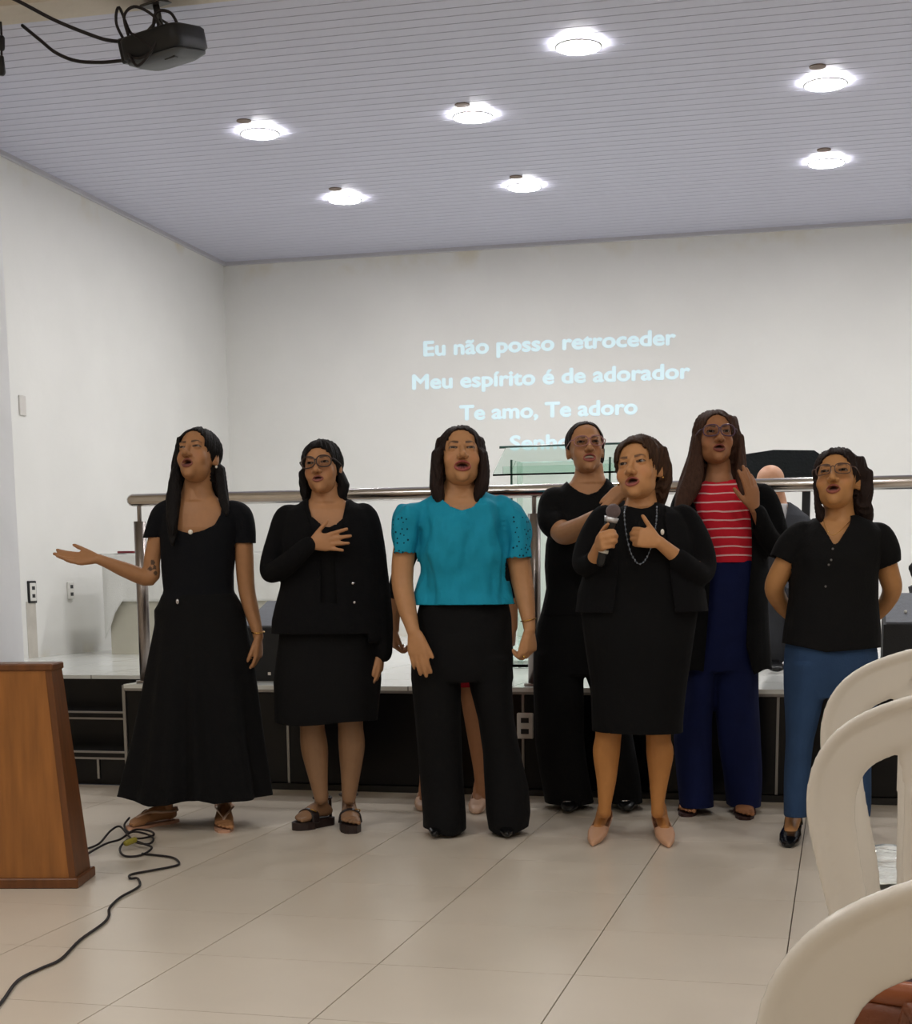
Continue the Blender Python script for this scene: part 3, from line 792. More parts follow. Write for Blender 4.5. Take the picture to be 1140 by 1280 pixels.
# ---- woman with outstretched arm, long flared skirt
p = Per(243, 5.72*S, 'woman in a black short-sleeved top and long flared skirt stretching out one open hand')
hd = Head(p, (235.5, 557.5), -.085, 1.07, -17, 20, -4, mo=.020, mw=.021, eo=.0024, teeth=False, fw=.96, look=(-.1, .25))
SK, LP_, BR = (172, 122, 90), (128, 74, 66), (46, 32, 28)
tor = [(199, 300, 772, .11), (200, 297, 755, .10), (206, 291, 738, .088), (204, 291, 715, .095), (202, 294, 690, .105), (201, 298, 660, .102), (201, 300, 642, .085), (208, 290, 631, .07), (220, 276, 622, .058)]
neck = [(222, 272, 626, .055), (228, 266, 612, .05, .01), (229, 266, 598, .05, .01)]
la, lt, lh, lf = feet_pts(p, (219, 1027), (161, 1037)); ra, rt, rh, rf = feet_pts(p, (281, 1020), (280, 1041))
bp = [loft(p.rings(tor, .014), 28), neckprims(p, hd, neck),
      p.T([(210, 648, 0, 9), (198, 665, 0, 10), (190, 700, -.01, 10), (187, 722, -.02, 10.5), (158, 713, -.06, 9.5), (136, 704, -.09, 7.2), (122, 698.5, -.1, 6.2)]),
      p.T([(297, 648, 0, 9), (304, 672, 0, 11), (305, 690, 0, 11.5), (308, 735, 0, 10.5), (315, 765, -.015, 9.2), (321, 787, -.03, 7), (323, 796, -.03, 6.4)]),
      tube([p.L(228, 780), (la+p.L(228, 780))/2+np.array([0, -.02, 0]), la], [.08, .055, .034], 16), tube([p.L(268, 780), (ra+p.L(268, 780))/2+np.array([0, -.02, 0]), ra], [.08, .055, .034], 16)]
bp += hand(p.L(122, 698.5, -.1), (-1, -.15, .02), (-.05, -.65, .75), (.1, .6, .8), .94, ((.1, .12, .1), (.05, .15, .1), (.12, .2, .15), (.2, .25, .2)), thumb=(.55, .8, .1, .1))
bp += hand(p.L(323, 797, -.03), (-.02, -.05, -1), (-1, .25, .0), (-.2, -1, 0), .9, ((.35, .45, .3), (.45, .5, .35), (.5, .55, .4), (.55, .6, .4)), thumb=(.35, .9, .3, .1))
bp += foot(la, lt, toes=True) + foot(ra, rt, toes=True)
body(p, bp, hd, SK, LP_, BR, marks=[(p.L(x_, y_, -.045), .010) for x_, y_ in ((191, 703), (194, 709), (188, 711), (195, 716))])
hd.earring(M_PEARL, .005)
hd.hair(H_BLACK, [[(222, 262, 548, .085, .03), (216, 274, 575, .085, .045), (212, 282, 600, .075, .06), (208, 286, 625, .06, .075), (210, 288, 660, .05, .08), (214, 284, 700, .03, .085)],
                  [(218, 226, 580, .03, .01), (212, 226, 600, .028, -.035), (208, 226, 622, .028, -.06), (207, 224, 645, .024, -.095), (210, 221, 668, .016, -.115)],
                  [(268, 280, 585, .03, .01), (270, 284, 610, .03, -.01), (275, 287, 632, .02, -.05)]], open_=(.060, .090, -.026), cap=(0, .014, .029, .0815, .103, .090), part=.012, seed=3)
# top
V, F = vol([loft(p.rings([(197, 302, 764, .108)]+tor[1:], -.004), 30), p.T([(213, 640, 0, 15), (203, 645, 0, 15), (196, 657, 0, 13.5), (190, 673, 0, 12.2), (189, 678, 0, 12)]), p.T([(291, 640, 0, 15), (300, 645, 0, 15), (305, 660, 0, 13.5), (306, 680, 0, 13), (306, 684, 0, 13)])], .0065, 3)
V = fold(V, F, .006, 9, 1)
nl = [p.zof(*q)[[0, 2]] for q in ((212, 600), (216, 632), (217, 660), (226, 664), (238, 667), (254, 663), (268, 656), (275, 642), (277, 600))]
f = neckline(V, nl, p.L(245, 618)[2], .02)
hemz = [p.L(190, 672)[2], p.L(306, 679)[2]]
f = np.minimum(f, np.where(V[:, 0] < p.L(202, 672)[0], V[:, 2]-hemz[0], np.where(V[:, 0] > p.L(294, 672)[0], V[:, 2]-hemz[1], 9)))
V, F = clip(V, F, f); V, F = shell(V, F, .004); mk('top', V, F, M_NAVY, p.root)
o = ell(p.L(238, 665, -.125), (.010, .005, .010), nu=14, nv=8); mk('pendant', *o, M_PEARL, p.root)
# skirt with flared folds
sk = [(203, 294, 741, .094), (199, 300, 752, .108), (193, 306, 762, .115), (194, 309, 780, .125), (187, 317, 820, .145), (179, 323, 870, .17), (169, 329, 925, .19), (159, 335, 965, .21), (150, 340, 1003, .23), (149, 341, 1010, .23)]
V, F = vol([loft(p.rings(sk), 36)], .009, 3)
k = np.clip((p.L(243, 760)[2]-V[:, 2])/.9, 0, 1); th = np.arctan2(V[:, 0], -V[:, 1]); N = vnormals(V, F)
V = V+N*(k*(.016*np.sin(th*9+V[:, 2]*2)+.012*np.sin(th*14+1)))[:, None]
hx = [p.L(q, 1000, -.15)[0] for q in (150, 189, 252, 270, 340)]; hz = [p.L(243, q, -.15)[2] for q in (997, 1006, 997, 1003, 999)]
V, F = clip(V, F, V[:, 2]-np.interp(V[:, 0], hx, hz)); V, F = shell(V, F, .004)
skirt = mk('skirt', V, F, M_BLACK, p.root)
o = ell(p.L(222, 752, -.115), (.007, .004, .011), nu=12, nv=8); mk('buckle', *o, M_SILVER, skirt)
for a, t_, h, ff in ((la, lt, lh, lf), (ra, rt, rh, rf)):
    V, F = sole(h, t_, ff, .012, .042); s_ = mk('sandal', V, F, mat('sandal_sole', (196, 150, 124), .5), p.root, False)
    sd = np.array([-ff[1], ff[0], 0]); L_ = np.linalg.norm((t_-h)[:2]); z = np.array([0, 0, 1.]); b0 = np.array([h[0], h[1], 0])
    k0 = b0+ff*L_*.80+z*.040; V, F = join([strap([k0-z*.02, k0+z*.004, b0+ff*L_*.58+sd*.024+z*.062, b0+ff*.10+sd*.040+z*.058, b0+ff*.02+sd*.034+z*.055, b0-ff*.014+z*.06], .006), strap([k0, b0+ff*L_*.58-sd*.024+z*.062, b0+ff*.10-sd*.040+z*.058, b0+ff*.02-sd*.034+z*.055, b0-ff*.014+z*.06], .006)])
    mk('strap', V, F, mat('sandal_strap', (222, 190, 168), .35), s_)
V, F = tube([p.L(322.5, 790, -.03)+np.array([cos(a)*.026, sin(a)*.024, .004*sin(a)]) for a in np.linspace(0, 2*pi, 25)[:-1]], .003, 8, closed=True); mk('bracelet', V, F, M_GOLD, p.root)

# ---- woman with a hand on her chest
p = Per(408, 5.74*S, 'woman in glasses and a black blazer over a knee-length dress, hand on her chest')
hd = Head(p, (396, 577.5), -.085, 1.0, -9, 9, -5, mo=.010, mw=.021, eo=.0036, teeth=False, fw=.98, look=(-.1, .2))
SK, LP_, BR = (182, 130, 98), (146, 86, 78), (44, 32, 30)
tor = [(349, 474, 800, .14), (352, 474, 770, .13), (357, 470, 735, .115), (356, 470, 700, .122), (353, 468, 675, .12), (354, 464, 648, .095), (358, 458, 637, .08), (374, 442, 629, .062), (388, 428, 620, .054)]
neck = [(387, 429, 628, .055), (389, 425, 617, .05, .01), (390, 424, 605, .05, .01)]
la, lt, lh, lf = feet_pts(p, (413, 1030), (371, 1038), .034); ra, rt, rh, rf = feet_pts(p, (436, 1025), (439, 1042), .034)
bp = [loft(p.rings(tor, .016), 28), neckprims(p, hd, neck),
      p.T([(364, 650, 0, 9), (348, 672, 0, 10), (338, 706, -.03, 10), (342, 716, -.06, 9), (362, 702, -.13, 8), (386, 681, -.165, 7)]),
      p.T([(453, 650, 0, 9), (466, 680, 0, 10), (474, 720, 0, 9.5), (476, 765, -.02, 8.5), (476, 805, -.04, 7), (475.5, 814, -.04, 6.6)]),
      p.T([(392, 800, 0, 24), (391, 860, 0, 19), (390, 903, 0, 15.5), (393, 935, .012, 17.2), (397.5, 970, .01, 12.5), (401.5, 998, .0, 8.8)])[:2], p.T([(437, 800, 0, 24), (438, 860, 0, 19), (438, 903, 0, 15.8), (439.5, 932, .012, 16.8), (438, 970, .01, 12.2), (436, 998, 0, 8.8)])]
bp += [tube([p.L(401.5, 995), la], [8.8*p.m, .030], 14, 1), tube([p.L(436, 995), ra], [8.8*p.m, .030], 14, 1)]
bp += hand(p.L(387, 680, -.165), (1, -.03, .10), (.05, 1, 0), (-.1, 0, 1), .90, ((-.05, .05, .05), (-.05, .05, .05), (-.05, .05, .05), (-.05, .05, .05)), spread=(.18, .05, -.06, -.2), thumb=(.75, .7, 0, .1))
bp += hand(p.L(475.5, 815, -.04), (-.04, -.08, -1), (-1, .2, 0), (-.3, -1, 0), .86, ((.25, .3, .2), (.3, .35, .25), (.35, .4, .3), (.4, .4, .3)), thumb=(.3, .95, .2, .1))
bp += foot(la, lt, toes=True, ankle_r=.03) + foot(ra, rt, toes=True, ankle_r=.03)
body(p, bp, hd, SK, LP_, BR, legcol=(140, 106, 78), legz=.62)
hd.glasses(mat('dark_frame', (58, 42, 38), .3), .0285, .023, 2.4, r=.0026)
hd.hair(H_BLACK, [[(384, 420, 563, .08, .035), (380, 427, 585, .085, .045), (379, 431, 603, .075, .05), (381, 436, 614, .055, .05), (384, 431, 624, .035, .05)],
                  [(374, 381, 590, .03, .01), (375, 384, 606, .03, .0), (377, 386, 620, .022, -.005)], [(419, 429, 590, .035, .02), (420, 437, 606, .035, .01), (420, 433, 622, .026, .005)]], open_=(.062, .080, -.030), cap=(0, .014, .030, .083, .104, .090), part=-.012, seed=8)
# dress
V, F = vol([loft(p.rings([(344, 470, 912, .145), (343, 472, 895, .15), (342, 476, 850, .15)]+tor, 0.), 30)], .008, 3)
nl = [p.zof(*q)[[0, 2]] for q in ((380, 600), (384, 630), (389, 645), (400, 654), (410, 660), (420, 655), (428, 648), (431, 630), (434, 600))]
f = np.minimum(neckline(V, nl, p.L(408, 618)[2], .02), V[:, 2]-p.L(408, 904, -.1)[2]-.008*np.sin(V[:, 0]*14))
V = fold(V, F, .008, 8, 3); V, F = clip(V, F, f); V, F = shell(V, F, .004); mk('dress', V, F, M_BLACK, p.root)
# blazer, open down the front
V, F = vol([loft(p.rings([(341, 482, 802, .162), (343, 480, 775, .155), (352, 475, 735, .135)]+tor[3:], -.008), 30),
            p.T([(372, 641, 0, 11), (358, 645, 0, 13.5), (349, 672, 0, 13.5), (338.5, 704, -.02, 12.3), (340, 716, -.05, 12.3), (358, 705, -.13, 12), (382, 684, -.165, 9.5), (386, 681, -.165, 9.5)]),
            p.T([(446, 641, 0, 11), (459, 645, 0, 13.5), (467, 676, 0, 14), (472, 715, 0, 14), (476, 765, -.02, 13.5), (477, 808, -.04, 12), (477, 816, -.04, 12)])], .0075, 3)
ey = [p.L(408, q, -.13) for q in (600, 645, 700, 760, 810)]; zz = [e[2] for e in ey][::-1]
xl_ = [p.L(q, 700, -.13)[0] for q in (372, 385, 400, 400, 396)][::-1]; xr_ = [p.L(q, 700, -.13)[0] for q in (442, 431, 418, 421, 426)][::-1]
a = np.interp(V[:, 2], zz, xl_); b2 = np.interp(V[:, 2], zz, xr_); hz_ = p.L(408, 668)[2]
f = np.where((V[:, 1] < .03) & (np.abs(V[:, 1]) < .152), np.maximum(a-V[:, 0], V[:, 0]-b2), np.where(V[:, 1] < .03, 9, .4*(p.L(408, 617)[2]-V[:, 2])))
f = np.minimum(f, V[:, 2]-p.L(408, 792, -.1)[2]+9*(V[:, 0] > p.L(463, 792)[0]))
V = fold(V, F, .009, 9, 9); V, F = clip(V, F, f); V, F = shell(V, F, .005); mk('blazer', V, F, M_BLACK2, p.root)
for q in ((441, 729), (443, 753)):
    V, F = ell(p.L(*q, -.172), (.006, .004, .006), nu=10, nv=6); mk('button', V, F, M_SILVER, p.root)
M_PLAT = mat('dark_platform', (40, 26, 24), .5)
for a, t_, h, ff in ((la, lt, lh, lf), (ra, rt, rh, rf)):
    V, F = sole(h, t_, ff, .033, .045); s_ = mk('sandal', V, F, M_PLAT, p.root, False)
    sd = np.array([-ff[1], ff[0], 0]); L_ = np.linalg.norm((t_-h)[:2]); z = np.array([0, 0, 1.]); b0 = np.array([h[0], h[1], 0.])
    V, F = join([tube([b0+ff*L_*.66+sd*.046+z*.03, b0+ff*L_*.64+sd*.036+z*.066, b0+ff*L_*.63+z*.082, b0+ff*L_*.64-sd*.036+z*.066, b0+ff*L_*.66-sd*.046+z*.03], .022, 12, 4, .2, ff)]); mk('strap', V, F, mat('dark_strap', (34, 24, 24), .4), s_)
    V, F = join([tube([b0+ff*.045+np.array([cos(q)*.037, sin(q)*.037, .118]) for q in np.linspace(0, 2*pi, 21)[:-1]], .0055, 8, closed=True), tube([b0-ff*.002+z*.03, b0+z*.118], .009, 8, 1, .4, sd)])
    mk('ankle_strap', V, F, mat('dark_strap', (34, 24, 24), .4), s_)
    V, F = tube([b0+ff*L_*.66+sd*(.03+.012*cos(q))+ff*0+z*(.076+.012*sin(q)*.6)+ff*.012*sin(q) for q in np.linspace(0, 2*pi, 15)[:-1]], .0025, 8, closed=True); mk('buckle', V, F, M_GOLD, s_)

# ---- woman in the teal blouse
p = Per(577, 5.72*S, 'woman in a teal blouse with cut-work sleeves and wide black trousers')
hd = Head(p, (577.5, 558.5), -.085, 1.09, 3, 17, 0, mo=.024, mw=.027, eo=.0028, teeth=False, fw=1.03, full=.6, look=(0, .1))
SK, LP_, BR = (186, 134, 100), (158, 80, 76), (50, 34, 30)
tor = [(517, 640, 790, .135), (519, 641, 765, .13), (523, 636, 740, .125), (526, 632, 715, .128), (525, 632, 690, .135), (527, 628, 665, .125), (520, 633, 645, .10), (524, 630, 632, .085), (538, 616, 622, .068), (552, 602, 615, .06)]
neck = [(551, 603, 622, .06), (554, 594, 608, .055, .01), (555, 594, 594, .055, .01)]
la, lt, lh, lf = feet_pts(p, (558, 1033), (543, 1050)); ra, rt, rh, rf = feet_pts(p, (632, 1033), (634, 1050))
bp = [loft(p.rings([(532, 626, 790, .095), (532, 626, 765, .095), (530, 629, 742, .10)]+tor[3:], .014), 28), neckprims(p, hd, neck),
      p.T([(528, 646, 0, 9), (511, 665, 0, 11), (505, 690, 0, 14), (503, 728, -.02, 13.5), (508, 757, -.08, 12), (514, 780, -.14, 9), (517, 790, -.16, 8)]),
      p.T([(625, 646, 0, 9), (638, 665, 0, 9.5), (647, 695, 0, 14), (653, 728, -.01, 13.5), (658, 757, -.04, 11), (661, 778, -.07, 8.2), (662, 786, -.08, 7.6)]),
      tube([p.L(550, 800), p.L(553, 900, -.02), la], [.058, .048, .034], 16), tube([p.L(610, 800), p.L(622, 900, -.02), ra], [.058, .048, .034], 16)]
bp += hand(p.L(517, 790, -.165), (.18, -.1, -1), (.25, .9, 0), (1, -.25, 0), .98, ((.12, .2, .15), (.1, .2, .15), (.12, .2, .15), (.15, .25, .2)), spread=(.03, .01, -.02, -.05), thumb=(.35, .95, .1, .1))
bp += hand(p.L(662, 787, -.08), (.04, -.05, -1), (-.75, .6, .0), (-.7, -.8, 0), .95, ((.9, 1.1, .6), (.85, 1.1, .6), (.8, 1.05, .6), (.8, 1.0, .6)), thumb=(.3, .95, .3, .2))
body(p, bp, hd, SK, LP_, BR)
hd.earring(M_PEARL, .0065, -.058)
hd.hair(H_DARK, [[(546, 604, 548, .085, .03), (543, 607, 572, .09, .04), (541, 609, 595, .08, .05), (542, 610, 612, .06, .06)],
                 [(541, 554, 565, .04, -.02), (538, 553, 590, .04, -.03), (537, 554, 608, .034, -.04), (540, 556, 621, .024, -.045)],
                 [(598, 608, 565, .04, -.02), (597, 611, 590, .04, -.03), (594, 611, 606, .034, -.04), (592, 607, 616, .022, -.045)]], open_=(.061, .094, -.030), part=-.005, seed=5)
# blouse
V, F = vol([loft(p.rings([(517, 643, 762, .142)]+tor[2:], -.004), 32),
            p.T([(530, 640, 0, 17), (516, 645, 0, 18.5), (507, 660, 0, 18), (506, 680, 0, 17), (506, 694, 0, 17)]), p.T([(625, 640, 0, 17), (637, 645, 0, 18.5), (644, 660, 0, 18), (645, 682, 0, 17), (645, 701, 0, 17)])], .006, 3)
V = fold(V, F, .022, 12, 4, .4); V = fold(V, F, .012, 26, 6, .5)
nl = [p.zof(*q)[[0, 2]] for q in ((543, 600), (549, 618), (554, 625), (564, 633), (577, 638), (590, 634), (599, 625), (604, 617), (609, 600))]
f = neckline(V, nl, p.L(577, 612)[2], .02)
wav = lambda x: .006*np.abs(np.sin(x*90))
f = np.minimum(f, np.where(V[:, 0] < p.L(522, 690)[0], V[:, 2]-p.L(506, 690)[2]+wav(V[:, 0]+V[:, 1])+9*(V[:, 2] < p.L(506, 722)[2]), np.where(V[:, 0] > p.L(631, 690)[0], V[:, 2]-p.L(645, 696)[2]+wav(V[:, 0]-V[:, 1])+9*(V[:, 2] < p.L(506, 728)[2]), V[:, 2]-p.L(577, 756, -.13)[2])))
f = np.minimum(f, V[:, 2]-p.L(577, 756, -.13)[2]); V, F = clip(V, F, f); V, F = shell(V, F, .004)
mt = fab('teal_cloth', (24, 146, 178), .75, .15, 200, .06)
bl = mk('blouse', V, F, mt, p.root)
# cut-work holes of the sleeves: small dark discs standing in the cloth
vz = V; pr = []; rs = np.random.RandomState(4); N = vnormals(V, F)
for side in (-1, 1):
    c0 = p.L(506 if side < 0 else 645, 668)
    sel = np.where((np.abs(V[:, 0]-c0[0]-side*.02) < .035) & (V[:, 2] < p.L(506, 648)[2]) & (V[:, 1] < .0) & (N[:, 1] < -.1) & (np.arange(len(V)) < len(V)//2))[0]
    got = []
    for i in rs.permutation(sel):
        if all(np.linalg.norm(V[i]-V[j]) > .0145 for j in got):
            got.append(i)
            if len(got) > 26: break
    for i in got:
        n = N[i]; a = unit(np.cross(n, (0, .2, 1))); b_ = np.cross(n, a); r = rs.uniform(.0026, .0045)
        pr.append(loft([(V[i]-n*.001, a*r, b_*r), (V[i]+n*.0006, a*r, b_*r)], 8))
V, F = join(pr); o = mk('cutwork', V, F, fab('teal_shadow', (8, 60, 78)), bl, False); o['kind'] = 'stuff'
# trousers
pel = [(525, 634, 748, .112), (519, 639, 772, .125), (515, 641, 805, .14), (514, 642, 835, .14), (514, 643, 850, .13)]
V, F = vol([loft(p.rings(pel), 32), loft(p.rings([(514, 576, 820, .13), (515, 577, 860, .125), (518, 577, 900, .115), (521, 578, 940, .105), (525, 580, 985, .11), (528, 582, 1020, .12, -.01), (528, 582, 1048, .13, -.015)]), 24),
            loft(p.rings([(580, 642, 820, .13), (587, 641, 860, .125), (598, 643, 900, .115), (604, 650, 940, .105), (606, 660, 985, .11), (607, 662, 1015, .12, -.01), (612, 657, 1048, .13, -.015)]), 24)], .008, 3)
V = fold(V, F, .010, 7, 2); V, F = clip(V, F, V[:, 2]-.022-.012*np.sin(V[:, 0]*30)); V, F = shell(V, F, .004); mk('trousers', V, F, M_BLACK, p.root)
for a, t_ in ((la, lt), (ra, rt)):
    V, F = vol(shoe(a, t_, .6, .040, .02), .005, 2); V[:, 2] = np.maximum(V[:, 2], .001); mk('shoe', V, F, mat('black_patent', (14, 14, 16), .2), p.root)
V, F = tube([p.L(660.5, 775, -.07)+np.array([cos(a)*.030, sin(a)*.028, .006*cos(a)]) for a in np.linspace(0, 2*pi, 25)[:-1]], .0022, 8, closed=True); mk('bracelet', V, F, M_GOLD, p.root)
V, F = ell(p.L(655, 821, -.115), (.006, .005, .006), nu=12, nv=8); mk('ring', V, F, M_GOLD, p.root)

# ---- woman behind the singer, hands on her shoulders
p = Per(732, 6.45*S, 'woman with pulled-back hair and clear glasses standing behind the microphone singer')
hd = Head(p, (735.5, 551.5), -.085, 1.04, 4, 13, -2, mo=.018, mw=.025, eo=.0034, fw=1.0, look=(0, .1))
SK, LP_, BR = (190, 136, 104), (164, 88, 80), (66, 46, 40)
tor = [(676, 772, 765, .125), (684, 768, 735, .112), (682, 768, 707, .118), (683, 770, 680, .125), (688, 772, 655, .12), (690, 776, 632, .1), (694, 772, 617, .085), (705, 764, 605, .066), (714, 757, 598, .055)]
neck = [(712, 759, 604, .057), (718, 755, 593, .052, .01), (718, 755, 580, .052, .01)]
la, lt, lh, lf = feet_pts(p, (715, 1005), (711, 1018)); ra, rt, rh, rf = feet_pts(p, (780, 1003), (784, 1017))
bp = [loft(p.rings(tor, .016), 28), neckprims(p, hd, neck),
      p.T([(700, 628, 0, 9), (695, 648, -.06, 11.5), (704, 666, -.14, 14), (722, 661, -.26, 12.5), (742, 648, -.40, 9), (752, 642, -.48, 6.5)]),
      p.T([(764, 628, 0, 9), (790, 655, -.12, 11), (812, 650, -.34, 10), (800, 622, -.5, 8), (787, 607, -.56, 6)]),
      tube([p.L(708, 790), p.L(710, 900, -.02), la], [.058, .048, .034], 16), tube([p.L(745, 790), p.L(765, 900, -.02), ra], [.058, .048, .034], 16)]
bp += hand(p.L(752, 642, -.48), (.6, -.7, .1), (.1, 0, -1), (.8, .6, 0), .85)
bp += hand(p.L(786, 606, -.57), (-.8, -.35, -.65), (-.5, .3, -.8), (.3, -1, .1), .92, ((.1, .2, .15), (.1, .2, .15), (.12, .2, .15), (.15, .25, .2)))
body(p, bp, hd, SK, LP_, BR)
hd.glasses(mat('pink_clear_frame', (206, 150, 150), .15, trans=.4), .028, .021, 2.6, r=.0022)
bun = hd.W(ell((0, .115, .03), (.032, .028, .032), nu=16, nv=10)[0]); bf = ell((0, 0, 0), 1, nu=16, nv=10)[1]
hd.hair(H_DARK, [[(716, 756, 560, .06, .05), (718, 755, 578, .05, .055)]], open_=(.071, .096, -.024), cap=(0, .014, .030, .081, .100, .089), seed=14, amp=.0025, more=[(bun, bf)], y_open=.012, thick=.005)
V, F = vol([loft(p.rings([(675, 773, 770, .13)]+tor[1:], -.004), 30), p.T([(706, 625, 0, 14), (693, 626, 0, 17), (686, 640, -.02, 15), (689, 652, -.06, 15.5), (694, 657, -.085, 16)]), p.T([(760, 625, 0, 14), (774, 632, 0, 15), (788, 650, -.1, 13)])], .007, 3)
nl = [p.zof(*q)[[0, 2]] for q in ((702, 585), (709, 598), (714, 606), (724, 614), (735, 618), (747, 614), (755, 606), (760, 598), (766, 585))]
c_ = p.L(692, 652, -.07); dv = unit(np.array(p.L(704, 666, -.14))-np.array(p.L(690, 640, -.03)))
f = neckline(V, nl, p.L(735, 596)[2], .02)
V = fold(V, F, .009, 10, 15); V, F = clip(V, F, f); V, F = shell(V, F, .004); mk('blouse', V, F, M_BLACK, p.root)
V, F = vol([loft(p.rings([(678, 770, 755, .122), (670, 774, 785, .135), (667, 776, 820, .138), (667, 777, 842, .13)]), 30), loft(p.rings([(667, 728, 815, .125), (667, 729, 860, .12), (669, 731, 920, .11), (676, 738, 970, .115), (683, 744, 1012, .125)]), 22),
            loft(p.rings([(722, 778, 815, .125), (738, 784, 860, .12), (745, 790, 920, .11), (755, 798, 970, .115), (758, 802, 1012, .125)]), 22)], .008, 3)
V = fold(V, F, .010, 7, 16); V, F = clip(V, F, V[:, 2]-.03); V, F = shell(V, F, .004); mk('trousers', V, F, M_BLACK, p.root)
for a, t_ in ((la, lt), (ra, rt)):
    V, F = vol(shoe(a, t_, .1, .043, .0), .005, 2); V[:, 2] = np.maximum(V[:, 2], .001); s_ = mk('shoe', V, F, mat('black_leather', (18, 18, 20), .3), p.root)
    V, F = ell(t_+np.array([0, .06, .035]), (.022, .012, .007), nu=12, nv=8); mk('bow', V, F, M_SILVER, s_)

# ---- woman singing into the microphone
p = Per(800, 5.68*S, 'woman with short brown hair in a black dress singing into a microphone')
hd = Head(p, (789, 577.5), -.085, 1.09, -26, 10, -7, mo=.017, mw=.0225, eo=.0036, teeth=False, fw=1.03, full=1., look=(-.1, .1))
SK, LP_, BR = (196, 140, 102), (160, 88, 80), (70, 48, 40)
tor = [(727, 872, 765, .15), (730, 870, 735, .14), (736, 868, 705, .142), (742, 864, 680, .138), (748, 858, 658, .112), (756, 850, 644, .09), (768, 836, 636, .07), (784, 822, 629, .06)]
neck = [(781, 823, 634, .06), (784, 820, 622, .056, .01), (784, 820, 608, .056, .01)]
la, lt, lh, lf = feet_pts(p, (757, 1035), (741, 1058), .03); ra, rt, rh, rf = feet_pts(p, (823, 1036), (836, 1060), .03)
bp = [loft(p.rings(tor, .018), 28), neckprims(p, hd, neck),
      p.T([(756, 652, 0, 9), (740, 672, 0, 10), (731, 702, -.04, 9.5), (737, 707, -.08, 10), (744, 694, -.15, 8), (747.5, 684, -.19, 6.8)]),
      p.T([(853, 652, 0, 9), (868, 675, 0, 10), (874, 708, -.03, 10), (862, 708, -.09, 11), (841, 692, -.15, 8.8), (824, 678, -.18, 7.2)]),
      p.T([(765, 800, 0, 26), (763, 870, 0, 20), (760.5, 918, 0, 16.4), (758, 940, .012, 17.2), (758, 975, .01, 12.5), (756, 1006, .0, 8.3), (756, 1016, 0, 8.3)]), p.T([(830, 800, 0, 26), (826, 870, 0, 20), (823, 920, 0, 15.6), (825, 942, .012, 17.2), (823.5, 975, .01, 12.2), (822, 1006, 0, 8.3), (822, 1016, 0, 8.3)])]
bp += [tube([p.L(756, 1010), la-np.array([0, 0, .05])], [8.3*p.m, .027], 14, 1), tube([p.L(822, 1010), ra-np.array([0, 0, .05])], [8.3*p.m, .027], 14, 1)]
mh = p.L(766.5, 639, -.235); mt_ = p.L(751, 703, -.215); mx_ = unit(mt_-mh); grip = p.L(758, 672, -.225)
bp += hand(p.L(747.5, 683, -.195), (.12, -1, .25), (1, .12, .15), (-.2, .1, 1), .88, ((.95, 1.25, .8), (1.0, 1.25, .8), (1.05, 1.25, .8), (1.1, 1.2, .8)), spread=(.06, .02, -.02, -.06), thumb=(.6, .75, .35, .5))
bp += hand(p.L(824, 678, -.18), (-1, -.12, .28), (.1, 1, -.15), (.2, 0, 1), .92, ((1.0, 1.3, .8), (1.0, 1.3, .8), (1.0, 1.3, .8), (1.0, 1.25, .8)), spread=(.05, .02, -.02, -.06), thumb=(.62, .78, -.15, .0))
for a, t_ in ((la, lt), (ra, rt)):
    b0 = np.array([a[0], a[1], .03]); f_ = unit(np.array([t_[0]-a[0], t_[1]-a[1], 0])); L_ = np.linalg.norm((t_-a)[:2])
    bp.append(tube([b0+np.array([0, 0, .07]), b0+f_*.03+np.array([0, 0, .052]), b0+f_*L_*.55+np.array([0, 0, .012])], [.027, .028, .022], 14, 3))
body(p, bp, hd, SK, LP_, BR, legcol=(176, 120, 66), legz=.62)
hd.earring(M_GOLD, .004, -.045)
hd.hair(H_BROWN, [[(780, 832, 560, .09, .03), (778, 838, 582, .095, .04), (780, 839, 600, .085, .05), (784, 836, 616, .06, .055), (790, 832, 630, .03, .055)],
                  [(771, 780, 572, .03, -.02), (771, 780, 586, .026, -.01), (773, 780, 593, .02, -.005)], [(824, 838, 580, .04, .01), (825, 839, 600, .04, .01), (822, 835, 618, .03, .015)]], open_=(.064, .088, -.026), cap=(0, .014, .033, .088, .108, .091), part=-.02, seed=11, amp=.0045)
M_JCK = fab('black_jersey', (8, 8, 10), .9, .2, 220)
V, F = vol([loft(p.rings([(740, 854, 922, .145), (739, 855, 900, .15), (737, 860, 850, .155), (731, 866, 800, .158)]+tor, 0.), 30)], .008, 3)
nl = [p.zof(*q)[[0, 2]] for q in ((770, 600), (778, 622), (785, 630), (794, 634), (803, 635.5), (812, 634), (820, 629), (826, 620), (834, 600))]
f = np.minimum(neckline(V, nl, p.L(802, 624)[2], .02), V[:, 2]-p.L(800, 917, -.1)[2]+.02*(V[:, 0]))
V = fold(V, F, .010, 8, 5); V, F = clip(V, F, f); V, F = shell(V, F, .004); mk('dress', V, F, M_JCK, p.root)
V, F = vol([loft(p.rings([(722, 884, 772, .165), (725, 880, 740, .155)]+tor[2:], -.008), 30),
            p.T([(764, 644, 0, 11), (752, 648, 0, 14.5), (738, 676, 0, 16), (729, 700, -.03, 15), (731, 707, -.07, 13.5), (738, 704, -.11, 12), (741, 699, -.125, 11.5)]),
            p.T([(846, 644, 0, 11), (858, 647, 0, 15.5), (873, 682, 0, 17), (879, 708, -.02, 16.5), (873, 718, -.06, 16), (856, 706, -.12, 13.5), (848, 699, -.14, 12.5)])], .0075, 3)
